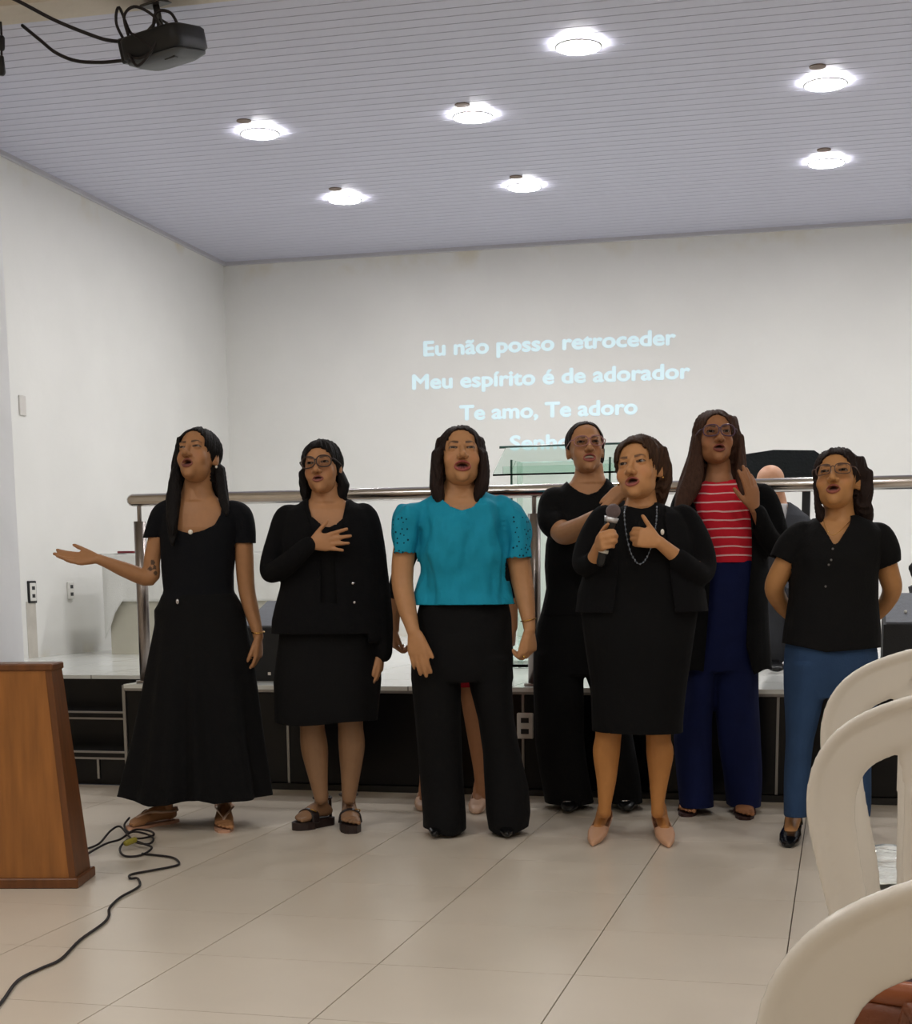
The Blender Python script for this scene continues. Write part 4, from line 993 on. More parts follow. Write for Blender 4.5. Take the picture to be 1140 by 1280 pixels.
zz = [p.L(800, q, -.13)[2] for q in (780, 700, 650, 600)]; xl_ = [p.L(q, 700, -.13)[0] for q in (765, 772, 772, 764)]; xr_ = [p.L(q, 700, -.13)[0] for q in (845, 836, 832, 840)]
a = np.interp(V[:, 2], zz, xl_); b2 = np.interp(V[:, 2], zz, xr_); bx0, bx1 = p.L(752, 700)[0], p.L(850, 700)[0]
f = np.where(V[:, 1] < .03, np.maximum(a-V[:, 0], V[:, 0]-b2), .4*(p.L(800, 624)[2]-V[:, 2]))
f = np.minimum(f, V[:, 2]-p.L(800, 765, -.1)[2])
V = fold(V, F, .010, 9, 12); V, F = clip(V, F, f); V, F = shell(V, F, .005); mk('jacket', V, F, M_BLACK2, p.root)
# bead necklace
pts = catmull([p.L(*q) for q in ((782, 632, -.07), (780.5, 645, -.13), (783, 668, -.158), (789, 692, -.162), (799, 705, -.164), (809, 696, -.164), (817, 672, -.16), (820.5, 650, -.14), (821, 634, -.08))], 8)
pr = [tube(pts, .0012, 6, 1)]; acc = 0
for i in range(1, len(pts)):
    acc += np.linalg.norm(pts[i]-pts[i-1])
    if acc > .011: pr.append(ell(pts[i], (.004, .004, .006 if i % 3 else .004), nu=8, nv=6)); acc = 0
V, F = join(pr); mk('necklace', V, F, mat('beads', (120, 128, 140), .2, metal=.6, noise=.5, nscale=60), p.root)
o = ell(p.L(828, 665, -.155), (.007, .005, .011), nu=12, nv=8); mk('brooch', *o, M_PEARL, p.root)
for a, t_ in ((la, lt), (ra, rt)):
    t2 = t_.copy(); t2[2] = 0; V, F = vol(shoe(a, t2, .75, .039, .03), .004, 2)
    f_ = unit(np.array([t_[0]-a[0], t_[1]-a[1], 0])); d_ = (V-np.array([a[0], a[1], 0])) @ f_; L_ = np.linalg.norm((t_-a)[:2])
    V, F = clip(V, F, np.where((d_ > -.06), np.interp(d_, [-.06, -.03, L_*.45, L_*.62, L_], [.085, .062, .038, .075, .2])-V[:, 2], 1.)); V[:, 2] = np.maximum(V[:, 2], .001)
    V, F = shell(V, F, .003); mk('shoe', V, F, mat('beige_leather', (206, 160, 128), .45, noise=.05), p.root)
# microphone (held)
e = link('microphone', None, None, p.root.matrix_world @ Vector((0, 0, 0))); tag(e, 'black hand microphone with grey mesh head held by the woman with brown hair', 'microphone')
e.location = p.O; e.rotation_euler = (0, 0, YAW)
V, F = ell(mh, .027, nu=20, nv=14); mk('mesh_head', V, F, mat('mic_mesh', (120, 104, 104), .5, metal=.5, noise=.4, nscale=400, bump=.6, bscale=500), e)
ln = np.linalg.norm(mt_-mh)
V, F = tube([mh+mx_*.022, mh+mx_*.04], [.0275, .0235], 18, 1, cap=False); mk('collar', V, F, mat('mic_silver', (216, 216, 220), .3, metal=.6), e)
V, F = tube([mh+mx_*.04, mh+mx_*.07, mh+mx_*ln], [.022, .0175, .0165], 18, 1); h_ = mk('handle', V, F, mat('mic_black', (20, 20, 22), .4), e)
V, F = tube([mh+mx_*(ln-.048), mh+mx_*(ln-.036)], [.0185, .0185], 18, 1, cap=False); mk('band', V, F, M_PLATE, h_)

# ---- tall woman in the striped top
p = Per(900, 6.42*S, 'tall woman with long hair in a red striped top, black cardigan and dark blue jeans')
hd = Head(p, (898.5, 538.5), -.085, 1.06, 1, 12, 0, mo=.016, mw=.0215, eo=.0036, teeth=False, fw=1.0, full=.5, look=(0, .1))
SK, LP_, BR = (170, 116, 86), (138, 74, 66), (52, 36, 32)
tor = [(884, 944, 716, .12), (880, 946, 690, .122), (872, 948, 662, .128), (866, 948, 640, .12), (866, 944, 622, .10), (872, 934, 610, .08), (882, 918, 601, .06)]
neck = [(880, 918, 604, .058), (883, 914, 592, .052, .01), (883, 914, 576, .052, .01)]
la, lt, lh, lf = feet_pts(p, (866, 1006), (858, 1021), .015); ra, rt, rh, rf = feet_pts(p, (930, 1008), (931, 1025), .015)
bp = [loft(p.rings(tor, .014), 28), neckprims(p, hd, neck),
      p.T([(866, 622, 0, 8), (852, 660, 0, 9), (844, 720, 0, 9), (840, 770, .03, 7)]),
      p.T([(940, 620, 0, 8), (962, 645, -.02, 9), (970, 678, -.06, 9), (962, 672, -.13, 8.5), (950, 650, -.18, 7), (944, 636, -.2, 6.2)]),
      tube([p.L(885, 780), p.L(868, 900, -.02), la], [.056, .046, .034], 16), tube([p.L(925, 780), p.L(926, 900, -.02), ra], [.056, .046, .034], 16)]
bp += hand(p.L(840, 773, .03), (0, -.1, -1), (1, .2, 0), (.2, -1, 0), .9)
bp += hand(p.L(943.5, 636, -.2), (-.22, -.1, 1), (-.55, .8, 0), (-.85, -.5, 0), .98, ((.1, .15, .1), (.05, .1, .1), (.12, .2, .1), (.2, .25, .15)), spread=(.07, .02, -.04, -.10), thumb=(.55, .8, .25, .2))
bp += foot(la, lt, toes=True) + foot(ra, rt, toes=True)
body(p, bp, hd, SK, LP_, BR)
hd.glasses(mat('violet_frame', (86, 60, 84), .3), .029, .0225, 2.6, r=.0025)
hd.hair(H_MID, [[(877, 919, 522, .085, .03), (871, 926, 545, .09, .04), (866, 930, 568, .08, .055), (862, 932, 590, .06, .07), (858, 932, 620, .05, .08), (862, 930, 650, .035, .085)],
                [(866, 878, 545, .035, .0), (860, 879, 570, .035, -.02), (852, 880, 592, .035, -.045), (845, 876, 612, .032, -.08), (842, 862, 632, .024, -.11)],
                [(919, 929, 545, .03, .0), (919, 932, 570, .032, -.02), (919, 934, 592, .03, -.04), (922, 934, 612, .02, -.07)]], open_=(.058, .088, -.028), part=0., seed=17)
M_RED = fab('striped_jersey', (206, 34, 52), .8, .15, 250, .04)
nt = M_RED.node_tree; b = nt.nodes['Principled BSDF']; tc = nt.nodes.new('ShaderNodeTexCoord'); sx = nt.nodes.new('ShaderNodeSeparateXYZ'); nz = nt.nodes.new('ShaderNodeTexNoise'); nz.inputs['Scale'].default_value = 5
nt.links.new(tc.outputs['Object'], sx.inputs[0]); nt.links.new(tc.outputs['Object'], nz.inputs['Vector'])
m1 = nt.nodes.new('ShaderNodeMath'); m1.operation = 'MULTIPLY_ADD'; m1.inputs[1].default_value = .03; nt.links.new(nz.outputs['Fac'], m1.inputs[0]); nt.links.new(sx.outputs['Z'], m1.inputs[2])
m2 = nt.nodes.new('ShaderNodeMath'); m2.operation = 'PINGPONG'; m2.inputs[1].default_value = .0182; nt.links.new(m1.outputs[0], m2.inputs[0])
m3 = nt.nodes.new('ShaderNodeMath'); m3.operation = 'LESS_THAN'; m3.inputs[1].default_value = .0030; nt.links.new(m2.outputs[0], m3.inputs[0])
mx = nt.nodes.new('ShaderNodeMix'); mx.data_type = 'RGBA'; nt.links.new(m3.outputs[0], mx.inputs[0]); mx.inputs[6].default_value = lin((206, 34, 52)); mx.inputs[7].default_value = lin((236, 190, 190)); nt.links.new(mx.outputs[2], b.inputs['Base Color'])
V, F = vol([loft(p.rings(tor, -.002), 30)], .0065, 3)
nl = [p.zof(*q)[[0, 2]] for q in ((872, 590), (879, 597), (886, 600), (899, 602), (912, 600), (919, 597), (926, 590))]
f = np.minimum(neckline(V, nl, p.L(899, 596)[2], .02), V[:, 2]-p.L(900, 703, -.12)[2])
V = fold(V, F, .009, 10, 18, .8); V, F = clip(V, F, f); V, F = shell(V, F, .004); mk('striped_top', V, F, M_RED, p.root)
car = [(842, 964, 846, .155), (845, 962, 800, .15), (852, 960, 750, .142), (858, 960, 705, .138), (858, 958, 670, .14), (856, 956, 640, .128), (860, 950, 620, .105), (868, 942, 608, .085), (880, 924, 600, .065)]
V, F = vol([loft(p.rings(car), 30), p.T([(936, 622, 0, 12), (948, 618, 0, 16), (963, 640, -.02, 15.5), (971, 670, -.05, 15.5), (969, 684, -.09, 14), (957, 665, -.16, 11.5), (949, 648, -.19, 10.5), (947, 643, -.195, 10.5)]),
            p.T([(868, 622, 0, 12), (858, 624, 0, 15), (849, 660, 0, 15), (844, 720, 0, 14), (840, 768, .03, 11)])], .0075, 3)
zz = [p.L(900, q, -.13)[2] for q in (850, 807, 760, 702, 687, 643, 612, 590)]; xl_ = [p.L(q, 700, -.12)[0] for q in (880, 883, 886, 888, 885, 873, 864, 872)]; xr_ = [p.L(q, 700, -.12)[0] for q in (946, 933, 935, 940, 940, 938, 927, 924)]
a = np.interp(V[:, 2], zz, xl_); b2 = np.interp(V[:, 2], zz, xr_)
f = np.where(V[:, 1] < .03, np.maximum(a-V[:, 0], V[:, 0]-b2), .4*(p.L(900, 597)[2]-V[:, 2]))
f = np.minimum(f, V[:, 2]-p.L(900, 840, -.1)[2]-.01*np.sin(V[:, 0]*40))
V = fold(V, F, .012, 9, 19); V, F = clip(V, F, f); V, F = shell(V, F, .005); mk('cardigan', V, F, fab('black_cardigan', (9, 10, 13), .95, .4, 260), p.root)
M_JEAN = fab('dark_denim', (14, 24, 66), .85, .3, 320, .12)
V, F = vol([loft(p.rings([(884, 944, 700, .118), (879, 948, 730, .13), (870, 949, 775, .135), (860, 948, 820, .135), (858, 948, 838, .125)]), 30),
            loft(p.rings([(858, 894, 815, .12), (852, 890, 870, .115), (844, 889, 922, .105), (846, 889, 965, .11), (850, 890, 1014, .12)]), 22), loft(p.rings([(886, 948, 815, .12), (892, 948, 870, .115), (898, 949, 930, .105), (904, 950, 970, .11), (909, 950, 1016, .12)]), 22)], .008, 3)
V = fold(V, F, .012, 9, 20); V, F = clip(V, F, V[:, 2]-.035); V, F = shell(V, F, .004); j_ = mk('jeans', V, F, M_JEAN, p.root)
for a, t_, h, ff in ((la, lt, lh, lf), (ra, rt, rh, rf)):
    V, F = sole(h, t_, ff, .014, .042); s_ = mk('sandal', V, F, mat('dark_red_sole', (52, 26, 26), .5), p.root, False)
    sd = np.array([-ff[1], ff[0], 0]); L_ = np.linalg.norm((t_-h)[:2]); z = np.array([0, 0, 1.]); b0 = np.array([h[0], h[1], 0.])
    V, F = tube([b0+ff*L_*.66+sd*.044+z*.01, b0+ff*L_*.62+sd*.034+z*.05, b0+ff*L_*.60+z*.062, b0+ff*L_*.62-sd*.034+z*.05, b0+ff*L_*.66-sd*.044+z*.01], .026, 12, 4, .2, ff); mk('strap', V, F, mat('dark_red_strap', (60, 30, 30), .45), s_)

# ---- woman at the right with her hands behind her back
p = Per(1040, 5.80*S, 'woman with a dark bob in a black blouse and blue jeans, hands behind back')
hd = Head(p, (1042, 587.5), -.085, 1.07, -22, 17, -3, mo=.018, mw=.021, eo=.0032, teeth=False, fw=1.02, full=.6, look=(-.1, .2))
SK, LP_, BR = (186, 132, 90), (146, 80, 68), (52, 36, 32)
tor = [(981, 1096, 818, .135), (983, 1098, 784, .135), (989, 1095, 748, .125), (990, 1094, 718, .128), (989, 1096, 698, .132), (991, 1098, 678, .118), (998, 1100, 664, .096), (1010, 1090, 653, .075), (1025, 1069, 645, .06)]
neck = [(1024, 1070, 652, .06), (1029, 1067, 638, .055, .01), (1030, 1067, 620, .055, .01)]
la, lt, lh, lf = feet_pts(p, (993, 1038), (985, 1060)); ra, rt, rh, rf = feet_pts(p, (1072, 1036), (1072, 1052))
bp = [loft(p.rings(tor, .014), 28), neckprims(p, hd, neck),
      p.T([(1006, 668, 0, 9), (990, 688, .0, 11.5), (975, 716, .03, 13), (968, 736, .06, 12), (976, 754, .12, 10.5), (988, 768, .17, 8.5), (1000, 776, .2, 7)]),
      p.T([(1096, 668, 0, 9), (1104, 690, 0, 12), (1111, 718, .03, 13), (1115, 737, .06, 12), (1107, 755, .12, 10), (1096, 768, .17, 8.2), (1085, 776, .2, 7)]),
      tube([p.L(1015, 820), p.L(1000, 920, -.0), la], [.056, .045, .033], 16), tube([p.L(1062, 820), p.L(1070, 920, -.0), ra], [.056, .045, .033], 16)]
bp += hand(p.L(1001, 777, .2), (1, .1, -.25), (0, 1, 0), (0, .2, 1), .88, ((.3, .4, .3),)) + hand(p.L(1084, 777, .225), (-1, .1, -.25), (0, 1, 0), (0, .2, 1), .88, ((.3, .4, .3),))
bp += foot(la, lt)[:1] + foot(ra, rt)[:1]
for a, t_ in ((la, lt), (ra, rt)):
    b0 = np.array([a[0], a[1], .02]); f_ = unit(np.array([t_[0]-a[0], t_[1]-a[1], 0])); L_ = np.linalg.norm((t_-a)[:2])
    bp.append(tube([b0+np.array([0, 0, .06]), b0+f_*.04+np.array([0, 0, .05]), b0+f_*L_*.6+np.array([0, 0, .018])], [.03, .032, .026], 14, 3))
body(p, bp, hd, SK, LP_, BR)
hd.glasses(mat('brown_frame', (92, 66, 54), .3), .026, .0185, 3., r=.0018)
hd.hair(H_DARK, [[(1032, 1078, 572, .085, .03), (1028, 1086, 594, .09, .045), (1026, 1089, 615, .08, .055), (1030, 1086, 634, .05, .06)],
                 [(1019, 1030, 592, .034, -.01), (1018, 1030, 612, .034, -.02), (1019, 1030, 630, .028, -.025), (1021, 1030, 644, .018, -.03)],
                 [(1076, 1089, 590, .04, .0), (1073, 1090, 612, .04, -.005), (1068, 1088, 630, .035, -.01), (1070, 1093, 641, .018, -.01)]], open_=(.062, .084, -.030), cap=(0, .014, .030, .084, .104, .089), part=-.01, seed=21)
V, F = vol([loft(p.rings([(979, 1098, 824, .142)]+tor[1:], -.005), 30),
            p.T([(1010, 665, 0, 14), (1000, 668, 0, 17), (988, 684, .01, 17.5), (980, 700, .02, 17), (976, 710, .03, 17)]), p.T([(1090, 664, 0, 13), (1099, 668, 0, 15.5), (1107, 688, 0, 16.5), (1109, 706, .015, 16.5), (1110, 718, .02, 16.5)])], .0068, 3)
nl = [p.zof(*q)[[0, 2]] for q in ((1018, 615), (1022, 634), (1026, 648), (1033, 664), (1040, 681), (1046, 678), (1055, 666), (1064, 654), (1070, 638), (1076, 615))]
f = neckline(V, nl, p.L(1048, 642)[2], .02)
zl = np.interp(V[:, 0], [p.L(q, 700)[0] for q in (966, 991)], [p.L(970, 694)[2], p.L(990, 707)[2]]); zr_ = np.interp(V[:, 0], [p.L(q, 700)[0] for q in (1096, 1124)], [p.L(1096, 713)[2], p.L(1123, 700)[2]])
f = np.minimum(f, np.where(V[:, 0] < p.L(988.5, 700)[0], V[:, 2]-zl+(V[:, 2] < p.L(1000, 745)[2])*9, np.where(V[:, 0] > p.L(1097.5, 700)[0], V[:, 2]-zr_+(V[:, 2] < p.L(1100, 752)[2])*9, 9)))
f = np.minimum(f, V[:, 2]-np.interp(V[:, 0], [p.L(q, 810, -.1)[0] for q in (980, 1030, 1092)], [p.L(1030, q, -.12)[2] for q in (804, 815, 811)]))
V = fold(V, F, .010, 10, 22); V, F = clip(V, F, f); V, F = shell(V, F, .004); bl = mk('blouse', V, F, M_BLACK, p.root)
for q in ((1041, 686), (1039, 700), (1036, 706), (1032, 733)):
    V, F = ell(p.L(*q, -.142), (.0045, .003, .0045), nu=10, nv=6); mk('button', V, F, mat('dark_button', (110, 106, 104), .25), bl)
V, F = tube([p.L(*q) for q in ((1029, 650, -.055), (1033, 662, -.105), (1040, 669, -.118), (1050, 664, -.112), (1062, 652, -.06))], .0012, 8, 4); mk('necklace', V, F, M_GOLD, p.root)
M_JEAN2 = fab('blue_denim', (44, 68, 102), .85, .3, 320, .10)
V, F = vol([loft(p.rings([(985, 1093, 795, .125), (983, 1095, 820, .132), (983, 1094, 848, .12), (985, 1090, 872, .10)]), 30), loft(p.rings([(983, 1034, 828, .115), (983, 1028, 870, .105), (983, 1016, 925, .088), (981, 1010, 970, .078), (980, 1006, 1022, .07)]), 22),
            loft(p.rings([(1034, 1094, 828, .115), (1042, 1092, 880, .105), (1054, 1090, 935, .088), (1058, 1087, 985, .078), (1060, 1084, 1022, .07)]), 22)], .0075, 3)
V = fold(V, F, .010, 12, 23); V, F = clip(V, F, V[:, 2]-p.L(993, 1019)[2]); V, F = shell(V, F, .004); mk('jeans', V, F, M_JEAN2, p.root)
for a, t_ in ((la, lt), (ra, rt)):
    t2 = t_.copy(); t2[2] = 0; V, F = vol(shoe(a, t2, .0, .043, .012), .004, 2)
    f_ = unit(np.array([t_[0]-a[0], t_[1]-a[1], 0])); d_ = (V-np.array([a[0], a[1], 0])) @ f_; L_ = np.linalg.norm((t_-a)[:2])
    V, F = clip(V, F, np.interp(d_, [-.07, -.03, L_*.42, L_*.60, L_], [.075, .055, .036, .075, .2])-V[:, 2]); V[:, 2] = np.maximum(V[:, 2], .001)
    V, F = shell(V, F, .003); s_ = mk('shoe', V, F, mat('black_patent', (14, 14, 16), .2), p.root)
    sd = np.array([-f_[1], f_[0], 0]); b0 = np.array([a[0], a[1], 0.]); z = np.array([0, 0, 1.])
    V, F = tube([b0+f_*.03+sd*.036+z*.04, b0+f_*.035+sd*.028+z*.075, b0+f_*.04+z*.088, b0+f_*.035-sd*.028+z*.075, b0+f_*.03-sd*.036+z*.04], .006, 10, 4, .35, f_); mk('strap', V, F, mat('black_patent', (14, 14, 16), .2), s_)

# ---- woman almost hidden behind the teal blouse
p = Per(566, 6.34*S, 'woman in a red skirt and beige shoes almost hidden behind the teal blouse')
hd = Head(p, (577, 572), -.085, .92, 0, 5, 0, mo=.012, mw=.02, eo=.004)
SK, LP_, BR = (176, 122, 92), (150, 78, 70), (52, 36, 32)
tor = [(528, 618, 770, .12), (532, 614, 740, .105), (532, 614, 700, .115), (532, 616, 665, .11), (536, 614, 648, .085), (548, 604, 638, .07), (560, 594, 630, .055)]
neck = [(558, 595, 636, .055), (561, 592, 620, .05, .01), (561, 592, 606, .05, .01)]
la, lt, lh, lf = feet_pts(p, (532, 1003), (528, 1014), .02); ra, rt, rh, rf = feet_pts(p, (600, 1004), (595, 1018), .02)
bp = [loft(p.rings(tor, .014), 28), neckprims(p, hd, neck), p.T([(540, 655, 0, 9), (510, 690, 0, 10), (497, 735, 0, 9.5), (493, 770, -.01, 7.5), (493, 788, -.02, 6)]), p.T([(608, 655, 0, 9), (628, 690, 0, 10), (637, 735, 0, 9.5), (640, 770, -.01, 7.5), (641, 785, -.02, 6)]),
      p.T([(550, 800, 0, 24), (544, 860, 0, 15), (537, 925, .01, 12.5), (533, 965, .01, 9), (531, 992, .0, 6.8), (531, 1002, 0, 6.8)]), p.T([(590, 800, 0, 24), (588, 860, 0, 14), (595, 915, .01, 12), (600, 960, .01, 8.8), (601, 990, 0, 6.8), (601, 1000, 0, 6.8)])]
bp += hand(p.L(493, 789, -.02), (.05, -.1, -1), (1, .3, 0), (.2, -1, 0), .82, ((.9, 1.1, .6),)) + hand(p.L(641, 786, -.02), (-.05, -.1, -1), (-1, .3, 0), (-.2, -1, 0), .82, ((.9, 1.1, .6),))
for a, t_ in ((la, lt), (ra, rt)):
    b0 = np.array([a[0], a[1], .02]); f_ = unit(np.array([t_[0]-a[0], t_[1]-a[1], 0])); L_ = np.linalg.norm((t_-a)[:2])
    bp.append(tube([b0+np.array([0, 0, .08]), b0+f_*.03+np.array([0, 0, .05]), b0+f_*L_*.55+np.array([0, 0, .012])], [.025, .028, .022], 14, 3))
body(p, bp, hd, SK, LP_, BR)
hd.hair(H_DARK, [[(560, 594, 568, .07, .03), (557, 597, 590, .07, .045), (557, 597, 612, .05, .055)]], seed=25)
V, F = vol([loft(p.rings([(527, 619, 780, .125)]+tor[1:], -.004), 28), p.T([(545, 650, 0, 12), (530, 660, 0, 13.5), (510, 692, 0, 13), (499, 728, 0, 12), (496, 745, 0, 11)]), p.T([(604, 650, 0, 12), (614, 660, 0, 13.5), (627, 692, 0, 13), (634, 728, 0, 12), (637, 745, 0, 11)])], .008, 3)
V, F = clip(V, F, p.L(577, 634)[2]-V[:, 2]); V, F = shell(V, F, .004); mk('top', V, F, M_BLACK, p.root)
V, F = vol([loft(p.rings([(532, 614, 755, .11), (524, 622, 790, .13), (524, 620, 830, .13), (526, 616, 864, .125)]), 28)], .008, 3)
V, F = clip(V, F, V[:, 2]-p.L(577, 859, -.1)[2]); V, F = shell(V, F, .004); mk('skirt', V, F, fab('red_cloth', (150, 22, 34)), p.root)
for a, t_ in ((la, lt), (ra, rt)):
    t2 = t_.copy(); t2[2] = 0; V, F = vol(shoe(a, t2, .2, .041, .02), .005, 2); V[:, 2] = np.maximum(V[:, 2], .001)
    f_ = unit(np.array([t_[0]-a[0], t_[1]-a[1], 0])); d_ = (V-np.array([a[0], a[1], 0])) @ f_; L_ = np.linalg.norm((t_-a)[:2])
    V, F = clip(V, F, np.interp(d_, [-.07, -.03, L_*.42, L_*.60, L_], [.075, .055, .036, .075, .2])-V[:, 2]); V, F = shell(V, F, .003); mk('shoe', V, F, mat('nude_leather', (212, 176, 150), .4), p.root)

# ---- seated man on the stage
p = Per(972, 8.45*S, 'bald man in a grey suit sitting on the stage behind the handrail', z0=ZST)
hd = Head(p, (965, 606), -.085, .98, -6, -6, 0, mo=.006, mw=.023, eo=.004, fw=1.03, full=.8, teeth=False)
SK = (206, 152, 130)
tor = [(945, 1006, 752, .13), (946, 1008, 720, .12), (944, 1010, 690, .125), (945, 1010, 660, .12), (950, 1006, 645, .10), (958, 996, 635, .075), (965, 985, 628, .06)]
neck = [(960, 985, 640, .06), (961, 983, 626, .056, .01), (960, 981, 614, .056, .01)]
z0 = 0.
def shp(q): h_ = p.Lz(q[0], q[1], 0.); return h_
la = p.L(968, 812, -.50); la[2] = .09; ra = p.L(1006, 812, -.50); ra[2] = .09
lt = la+np.array([-.02, -.17, 0]); lt[2] = .012; rt = ra+np.array([.03, -.17, 0]); rt[2] = .012
bp = [loft(p.rings(tor, .014), 26), neckprims(p, hd, neck), p.T([(955, 655, 0, 10), (944, 690, -.02, 9), (944, 718, -.08, 8), (958, 728, -.24, 6)]), p.T([(998, 655, 0, 10), (1010, 690, -.02, 9), (1010, 718, -.08, 8), (998, 728, -.24, 6)]),
      tube([p.L(964, 742, -.02), p.L(966, 742, -.46), la], [.08, .06, .035], 16, 3), tube([p.L(994, 742, -.02), p.L(1002, 742, -.46), ra], [.08, .06, .035], 16, 3)]
bp += hand(p.L(958, 729, -.25), (.3, -1, -.1), (0, 0, -1), (1, 0, 0), .95) + hand(p.L(998, 729, -.25), (-.3, -1, -.1), (0, 0, -1), (-1, 0, 0), .95)
body(p, bp, hd, SK, (170, 100, 92), (150, 140, 136))
M_SUIT = fab('grey_suit', (62, 64, 70), .8, .3, 250, .08)
V, F = vol([loft(p.rings([(942, 1010, 758, .14)]+tor[1:], -.008), 28), p.T([(958, 650, 0, 10), (952, 656, 0, 13.5), (944, 690, -.02, 12.5), (943, 716, -.08, 11.5), (956, 727, -.22, 9)]), p.T([(995, 650, 0, 10), (1001, 656, 0, 13.5), (1010, 690, -.02, 12.5), (1011, 716, -.08, 11.5), (999, 727, -.22, 9)])], .008, 3)
nl = [p.zof(*q)[[0, 2]] for q in ((956, 610), (960, 628), (972, 690), (982, 645), (988, 628), (992, 610))]
V, F = clip(V, F, neckline(V, nl, p.L(972, 630)[2], .02)); V, F = shell(V, F, .005); mk('suit_jacket', V, F, M_SUIT, p.root)
V, F = vol([loft(p.rings([(958, 990, 700, .09, -.04)]+[(956, 992, 660, .095, -.028), (960, 988, 640, .07, -.01), (962, 985, 630, .064)]), 24)], .007, 2); mk('shirt', V, F, fab('white_shirt', (222, 222, 226)), p.root)
V, F = vol([loft(p.rings([(946, 1006, 735, .13), (945, 1007, 758, .135)]), 24), tube([p.L(964, 742, -.02), p.L(966, 742, -.46), p.L(966, 748, -.48), la+np.array([0, 0, .0])], [.092, .076, .074, .062], 16, 3), tube([p.L(994, 742, -.02), p.L(1002, 742, -.46), p.L(1002, 748, -.48), ra], [.092, .076, .074, .062], 16, 3)], .008, 3)
mk('trousers', V, F, M_SUIT, p.root)
for a, t_ in ((la, lt), (ra, rt)):
    V, F = vol(shoe(a, t_, .1, .045, .0), .005, 2); V[:, 2] = np.maximum(V[:, 2], .001); mk('shoe', V, F, mat('black_leather', (18, 18, 20), .3), p.root)
# his chair
e = link('upholstered_chair', None, None, p.O, YAW); tag(e, 'chair with red seat and backrest under the man in the grey suit', 'chair')
cxx = p.L(978, 742)[0]; zs = p.L(978, 742)[2]-.085; M_REDV = fab('red_upholstery', (150, 20, 40), .8)
V, F = vol([loft([((cxx, -.16, zs-.03), (.24, 0, 0), (0, .24, 0), 4), ((cxx, -.16, zs-.0), (.25, 0, 0), (0, .25, 0), 4), ((cxx, -.16, zs-.09), (.24, 0, 0), (0, .24, 0), 4)][2::-1], 28)], .01, 2) if False else loft([((cxx, -.16, zs-.09), (.24, 0, 0), (0, .24, 0), 4), ((cxx, -.16, zs-.03), (.25, 0, 0), (0, .25, 0), 4), ((cxx, -.16, zs-.002), (.23, 0, 0), (0, .23, 0), 4)], 28)
mk('seat', V, F, M_REDV, e)
V, F = loft([((cxx, .17, zs+.02), (.22, 0, 0), (0, .025, 0), 3), ((cxx, .19, zs+.25), (.25, 0, 0), (0, .03, 0), 3), ((cxx, .21, zs+.48), (.22, 0, 0), (0, .025, 0), 3)], 28); mk('backrest', V, F, M_REDV, e)
for sx in (-1, 1):
    for y_ in (-.36, .06):
        V, F = tube([(cxx+sx*.21, y_, 0.012), (cxx+sx*.20, y_, zs-.06)], .014, 10, 1); mk('leg', V, F, M_STEEL, e)
    V, F = tube([(cxx+sx*.2, .1, zs-.06), (cxx+sx*.2, .20, zs+.05), (cxx+sx*.19, .235, zs+.44)], .012, 10, 3); mk('back_frame', V, F, M_STEEL, e)

# ================================================================== FURNITURE AND LOOSE THINGS
# ---- wooden lectern at the left
M_WOOD = mat('varnished_wood', (150, 96, 46), .35, noise=.28, nscale=5, stretch=(6, 6, .5), bump=.05, bscale=30, spec=.5)
M_WOOD2 = mat('dark_wood_edge', (104, 62, 30), .4, noise=.3, nscale=6, stretch=(6, 6, .6))
P0 = at_z(97.6, 1111, 0); PB_ = at_z(113, 1092, 0); PF = at_z(0, 1114, 0)
dx = unit(P0-PF); dx = unit((dx[0], dx[1]*.6, 0)); dy_ = np.array([-dx[1], dx[0], 0]); ang = math.atan2(dx[1], dx[0]); Wd, Dp, Hh = .66, .23, at_y(64, 832, P0[1])[2]
e = link('lectern', None, None, P0, ang); tag(e, 'tapered varnished wooden lectern on a dark plinth at the left edge', 'lectern')
def frus(x0, x1, y0, y1, z0, X0_, X1_, Y0_, Y1_, z1): return [(x0, y0, z0), (x1, y0, z0), (x1, y1, z0), (x0, y1, z0), (X0_, Y0_, z1), (X1_, Y0_, z1), (X1_, Y1_, z1), (X0_, Y1_, z1)], [(3, 2, 1, 0), (4, 5, 6, 7), (0, 1, 5, 4), (1, 2, 6, 5), (2, 3, 7, 6), (3, 0, 4, 7)]
V, F = box(-Wd, 0, 0, Dp, 0, .035, .004); mk('plinth', V, F, M_WOOD2, e, False)
tpx = -.078
V, F = frus(-Wd+.03, -.035, .02, .045, .035, -Wd-tpx+.02, tpx-.012, .055, .08, Hh-.02); mk('front_panel', V, F, M_WOOD, e, False)
V, F = frus(-.036, -.012, .02, Dp-.02, .035, tpx-.014, tpx+.008, .055, Dp-.05, Hh-.02); mk('side_panel', V, F, M_WOOD2, e, False)
V, F = frus(-Wd+.012, -Wd+.034, .02, Dp-.02, .035, -Wd-tpx-.008, -Wd-tpx+.014, .07, Dp-.06, Hh-.02); mk('side_panel', V, F, M_WOOD2, e, False)
V, F = frus(-Wd+.03, -.03, Dp-.045, Dp-.02, .035, -Wd-tpx, tpx, Dp-.085, Dp-.06, Hh-.02); mk('back_panel', V, F, M_WOOD2, e, False)
V, F = box(-Wd-tpx-.012, tpx+.012, .05, Dp-.04, Hh-.02, Hh+.004, .004); mk('top', V, F, M_WOOD2, e, False)

